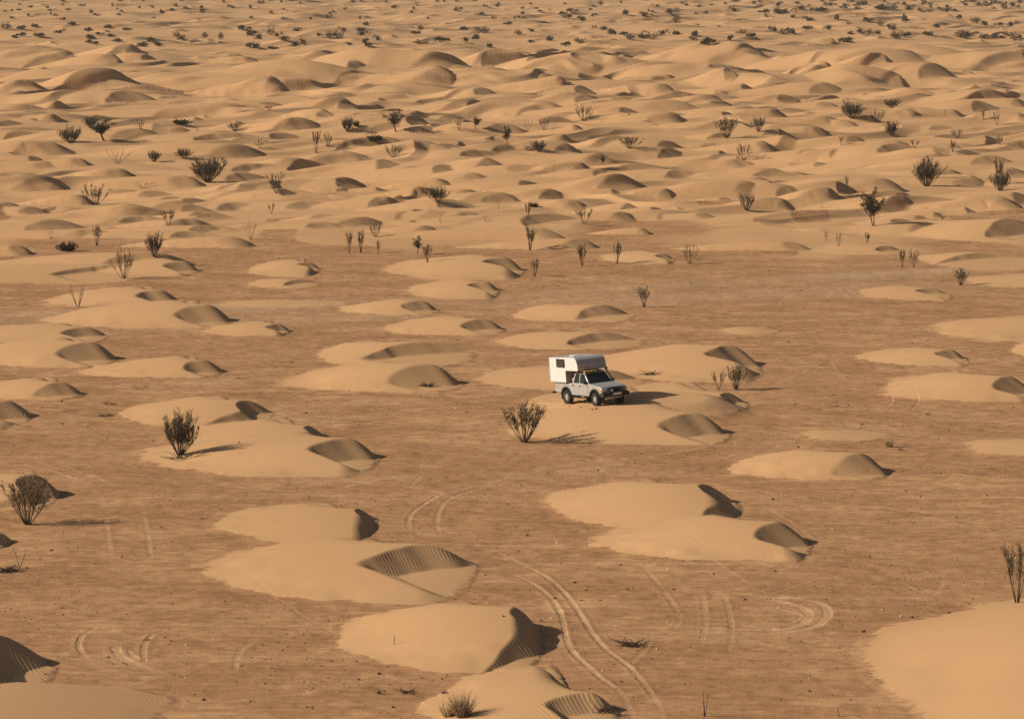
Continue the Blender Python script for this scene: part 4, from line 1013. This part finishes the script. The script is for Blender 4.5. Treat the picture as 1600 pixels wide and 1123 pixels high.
DOTS = [(10, 46), (30, 46), (20, 60), (35, 58), (58, 43), (65, 58), (95, 52), (115, 40), (145, 61), (155, 56), (165, 44), (140, 68), (150, 70), (172, 58), (185, 66), (198, 48), (223, 73), (232, 66), (244, 70), (249, 73), (276, 59),
 (286, 63), (320, 60), (345, 62), (380, 48), (390, 56), (391, 74), (398, 74), (407, 62), (423, 55), (433, 58), (440, 63), (425, 77), (460, 73), (465, 49), (472, 68), (500, 58), (515, 60), (528, 60), (538, 50), (563, 56), (572, 41), (545, 71),
 (570, 68), (575, 73), (592, 64), (646, 54), (657, 47), (658, 69), (690, 64), (722, 48), (740, 62), (755, 51), (727, 67), (768, 75), (795, 40), (810, 55), (830, 50), (829, 67), (857, 65), (884, 73), (905, 67), (880, 25), (893, 20), (888, 30),
 (910, 33), (943, 47), (960, 54), (976, 56), (985, 63), (1007, 61), (1017, 61), (1033, 55), (1055, 36), (980, 24), (1004, 26), (1083, 56), (1083, 63), (1097, 69), (1140, 63), (1047, 22), (1150, 19), (1160, 53), (1175, 59),
 (1196, 22), (1205, 48), (1210, 52), (1225, 54), (1240, 54), (1232, 50), (1260, 47), (1282, 18), (1294, 48), (1262, 33), (1305, 31), (1330, 54), (1344, 53), (1355, 56), (1355, 34), (1374, 15), (1376, 41), (1374, 54), (1395, 48), (1400, 61),
 (1414, 59), (1415, 36), (1420, 17), (1445, 56), (1465, 44), (1478, 19), (1498, 31), (1525, 37), (1510, 58), (1500, 59), (1562, 41), (1580, 42), (1565, 61), (1585, 63), (1540, 61), (1595, 61), (1576, 57), (1556, 60), (1548, 62), (1390, 43), (1420, 57), (1217, 22), (1225, 22), (1250, 16)]
rf = random.Random(77)
far = []
for (x, y) in DOTS: far.append((x, y, rf.uniform(6, 10.5), rf.uniform(7, 14)))
BIG = [(1108, 71, 15, 14), (1316, 66, 9, 20), (1400, 62, 12, 12), (1283, 19, 8, 20), (1374, 16, 10, 18), (755, 52, 8, 18), (688, 66, 10, 16), (138, 50, 10, 10), (1060, 55, 8, 12), (1540, 40, 9, 8), (1413, 32, 14, 6), (1505, 57, 9, 22), (560, 50, 8, 12)]
far += BIG
n_own = len(far)                                    # these are shrubs of their own; the specks beyond them form one mass of scrub
for _ in range(62): far.append((rf.uniform(1290, 1610), rf.gauss(8, 4.5), rf.uniform(3.5, 7), rf.uniform(4, 8)))
for _ in range(85): far.append((rf.uniform(0, 800), rf.uniform(-2, 32), rf.uniform(3, 6), rf.uniform(3, 8)))
for _ in range(40): far.append((rf.uniform(800, 1300), rf.uniform(-2, 30), rf.uniform(3, 6), rf.uniform(3, 8)))
rng_f = np.random.default_rng(4)
scrub = MB()
for k, (x, y, hp, wp) in enumerate(far):
    P = ray_hit(x, y, ZZ); s = F_PX / P.y
    if k >= n_own:
        m_ = FARM[(k * 5 + int(x)) % 6]; a_ = rf.uniform(0, 6.28); c_, s_ = math.cos(a_), math.sin(a_); sw, sh_ = 1.35 * wp / s, 1.35 * hp / s
        scrub.add([(P.x + (v_.co.x * c_ - v_.co.y * s_) * sw, P.y + (v_.co.x * s_ + v_.co.y * c_) * sw, P.z + v_.co.z * sh_) for v_ in m_.vertices],
                  [tuple(p_.vertices) for p_ in m_.polygons], k % 2)
        continue
    o = bpy.data.objects.new('desert_shrub', FARM[(k * 5 + int(x)) % 6]); COL.objects.link(o)
    o.location = P; o.rotation_euler = (0, 0, rf.uniform(0, 6.28)); q_ = 1.35; o.scale = (q_ * wp / s, q_ * wp / s, q_ * hp / s)
    if y < 34: lab, grp = 'tiny faint shrub on the farthest sand near the top edge', 'shrubs on the farthest sand'
    elif x < 500: lab, grp = 'small dark shrub in the far shrub belt at the upper left', 'shrubs of the far belt at left'
    elif x < 1190: lab, grp = 'small dark shrub in the far shrub belt at the upper middle', 'shrubs of the far belt in the middle'
    else: lab, grp = 'small dark shrub in the far shrub belt at the upper right', 'shrubs of the far belt at right'
    tag(o, lab, 'shrub', grp)

o = scrub.build('distant_scrub', [M_LEAFG, M_LEAF]); o['kind'] = 'stuff'

# ------------------------------------------------------------------ stones
def stone_shape(rnd, r_):
    import bmesh
    vs = [Vector((rnd.gauss(0, 1), rnd.gauss(0, 1), rnd.gauss(0, 1))).normalized() for _ in range(10)]
    bm_ = bmesh.new()
    for v_ in vs: bm_.verts.new((v_.x * r_, v_.y * r_ * .8, v_.z * r_ * .6))
    bmesh.ops.convex_hull(bm_, input=bm_.verts)
    bm_.verts.ensure_lookup_table(); bm_.verts.index_update()
    used = [v_ for v_ in bm_.verts if v_.link_faces]
    idx = {v_: i for i, v_ in enumerate(used)}
    out = [v_.co.copy() for v_ in used], [tuple(idx[v_] for v_ in f_.verts) for f_ in bm_.faces]
    bm_.free(); return out
M_DSTONE = mat('dark_stone', (0.07, 0.05, 0.04), 0.85, 0, 0.2, 0.3, 9)
M_PSTONE = mat('pale_stone', (0.55, 0.42, 0.30), 0.85, 0, 0.2, 0.15, 9)
rs = random.Random(3)
shapes = [stone_shape(rs, 1.0) for _ in range(12)]
for nm, m_, n, smin, smax, sd in (('dark_gravel', M_DSTONE, 1900, .02, .055, 1), ('pale_gravel', M_PSTONE, 1000, .018, .042, 2)):
    b_ = MB(); rn = random.Random(sd); k = 0; tries = 0
    while k < n and tries < 40000:
        tries += 1
        px, py = rn.uniform(-60, 1660), HOR + math.exp(rn.uniform(math.log(360 - HOR), math.log(1180 - HOR)))
        if rn.random() > noise(np.array([px / 90.]), np.array([py / 26.]), 5 + sd)[0] ** 2 * 1.5: continue
        x, y = ground_at(px, py); j = int(np.searchsorted(ys, y)); i = int(np.searchsorted(xs, px))
        if SANDV[min(j, NY - 1), min(i, NX - 1)] > .3: continue
        k += 1
        r_ = rn.uniform(smin, smax) * (1.0 + 1.0 * (rn.random() < .06)); v_, f_ = shapes[rn.randrange(12)]; c, s_ = math.cos(k), math.sin(k); z = height(x, y)
        b_.add([(x + (p.x * c - p.y * s_) * r_, y + (p.x * s_ + p.y * c) * r_, z + p.z * r_ + r_ * .25) for p in v_], f_)
    o = b_.build(nm, m_); o['kind'] = 'stuff'
STONES = [(938, 938), (969, 882), (1067, 877), (1052, 921), (908, 938), (917, 917), (916, 922), (898, 910), (988, 918), (979, 920), (167, 685), (240, 689), (374, 692), (1346, 692), (1534, 672), (1456, 665), (1415, 767), (1438, 777),
 (1233, 997), (72, 1053), (607, 638), (657, 621), (545, 611), (729, 644), (787, 963), (169, 1027), (1211, 892), (934, 735), (866, 935), (1001, 709), (1354, 642), (1171, 609), (1243, 632), (586, 784), (1153, 641), (80, 860)]
smesh = []
for v_, f_ in shapes[:5]:
    b_ = MB(); b_.add(v_, f_); smesh.append(b_.mesh('stone', M_DSTONE))
for k, (px, py) in enumerate(STONES):
    P = ray_hit(px, py, ZZ); o = bpy.data.objects.new('stone', smesh[k % 5]); COL.objects.link(o); r_ = rs.uniform(.05, .085)
    o.location = P + Vector((0, 0, r_ * .25)); o.scale = (r_ * 1.3, r_, r_); o.rotation_euler = (0, 0, k)
    tag(o, 'small dark stone lying by itself on the ground of the plain', 'stone', 'single dark stones on the plain')

# ------------------------------------------------------------------ light, sky and air
SUN_EL, SUN_AZ = R(28), R(10)                        # light travels to the right and 10 degrees away from the viewer
dirv = Vector((math.cos(SUN_AZ) * math.cos(SUN_EL), math.sin(SUN_AZ) * math.cos(SUN_EL), -math.sin(SUN_EL)))
sd_ = bpy.data.lights.new('sun', 'SUN'); sd_.energy = 5.0; sd_.angle = R(0.53); sd_.color = (1.0, 0.90, 0.76)
sun = bpy.data.objects.new('sun', sd_); COL.objects.link(sun)
sun.rotation_euler = dirv.to_track_quat('-Z', 'Y').to_euler(); sun.location = (-60, 100, 60)
wd = bpy.data.worlds.new('World'); scene.world = wd; wd.use_nodes = True
nt = wd.node_tree; bg = nt.nodes['Background']
sky = nt.nodes.new('ShaderNodeTexSky'); sky.sky_type = 'NISHITA'; sky.sun_disc = False
sky.sun_elevation = SUN_EL
to_sun = -dirv
sky.sun_rotation = math.atan2(to_sun.x, to_sun.y)
sky.dust_density = 4.0; sky.ozone_density = 0.3
nt.links.new(sky.outputs['Color'], bg.inputs['Color']); bg.inputs['Strength'].default_value = 0.05

b = MB(); b.box(-11000, 11000, -60, 9300, -6, 27.5)
hm = bpy.data.materials.new('haze'); hm.use_nodes = True
nt = hm.node_tree; nt.nodes.remove(nt.nodes['Principled BSDF'])
pv = nt.nodes.new('ShaderNodeVolumePrincipled'); pv.inputs['Color'].default_value = (0.95, 0.86, 0.77, 1); pv.inputs['Density'].default_value = 0.00008; pv.inputs['Anisotropy'].default_value = 0.0
nt.links.new(pv.outputs['Volume'], nt.nodes['Material Output'].inputs['Volume'])
hz = b.build('haze', hm); hz['kind'] = 'stuff'

vs_ = scene.view_settings
scene.display_settings.display_device = 'sRGB'
vs_.view_transform = 'Standard'; vs_.look = 'None'; vs_.exposure = -0.10; vs_.gamma = 1.0
scene.cycles.use_denoising = False; scene.cycles.max_bounces = 4; scene.cycles.diffuse_bounces = 2; scene.cycles.volume_bounces = 0
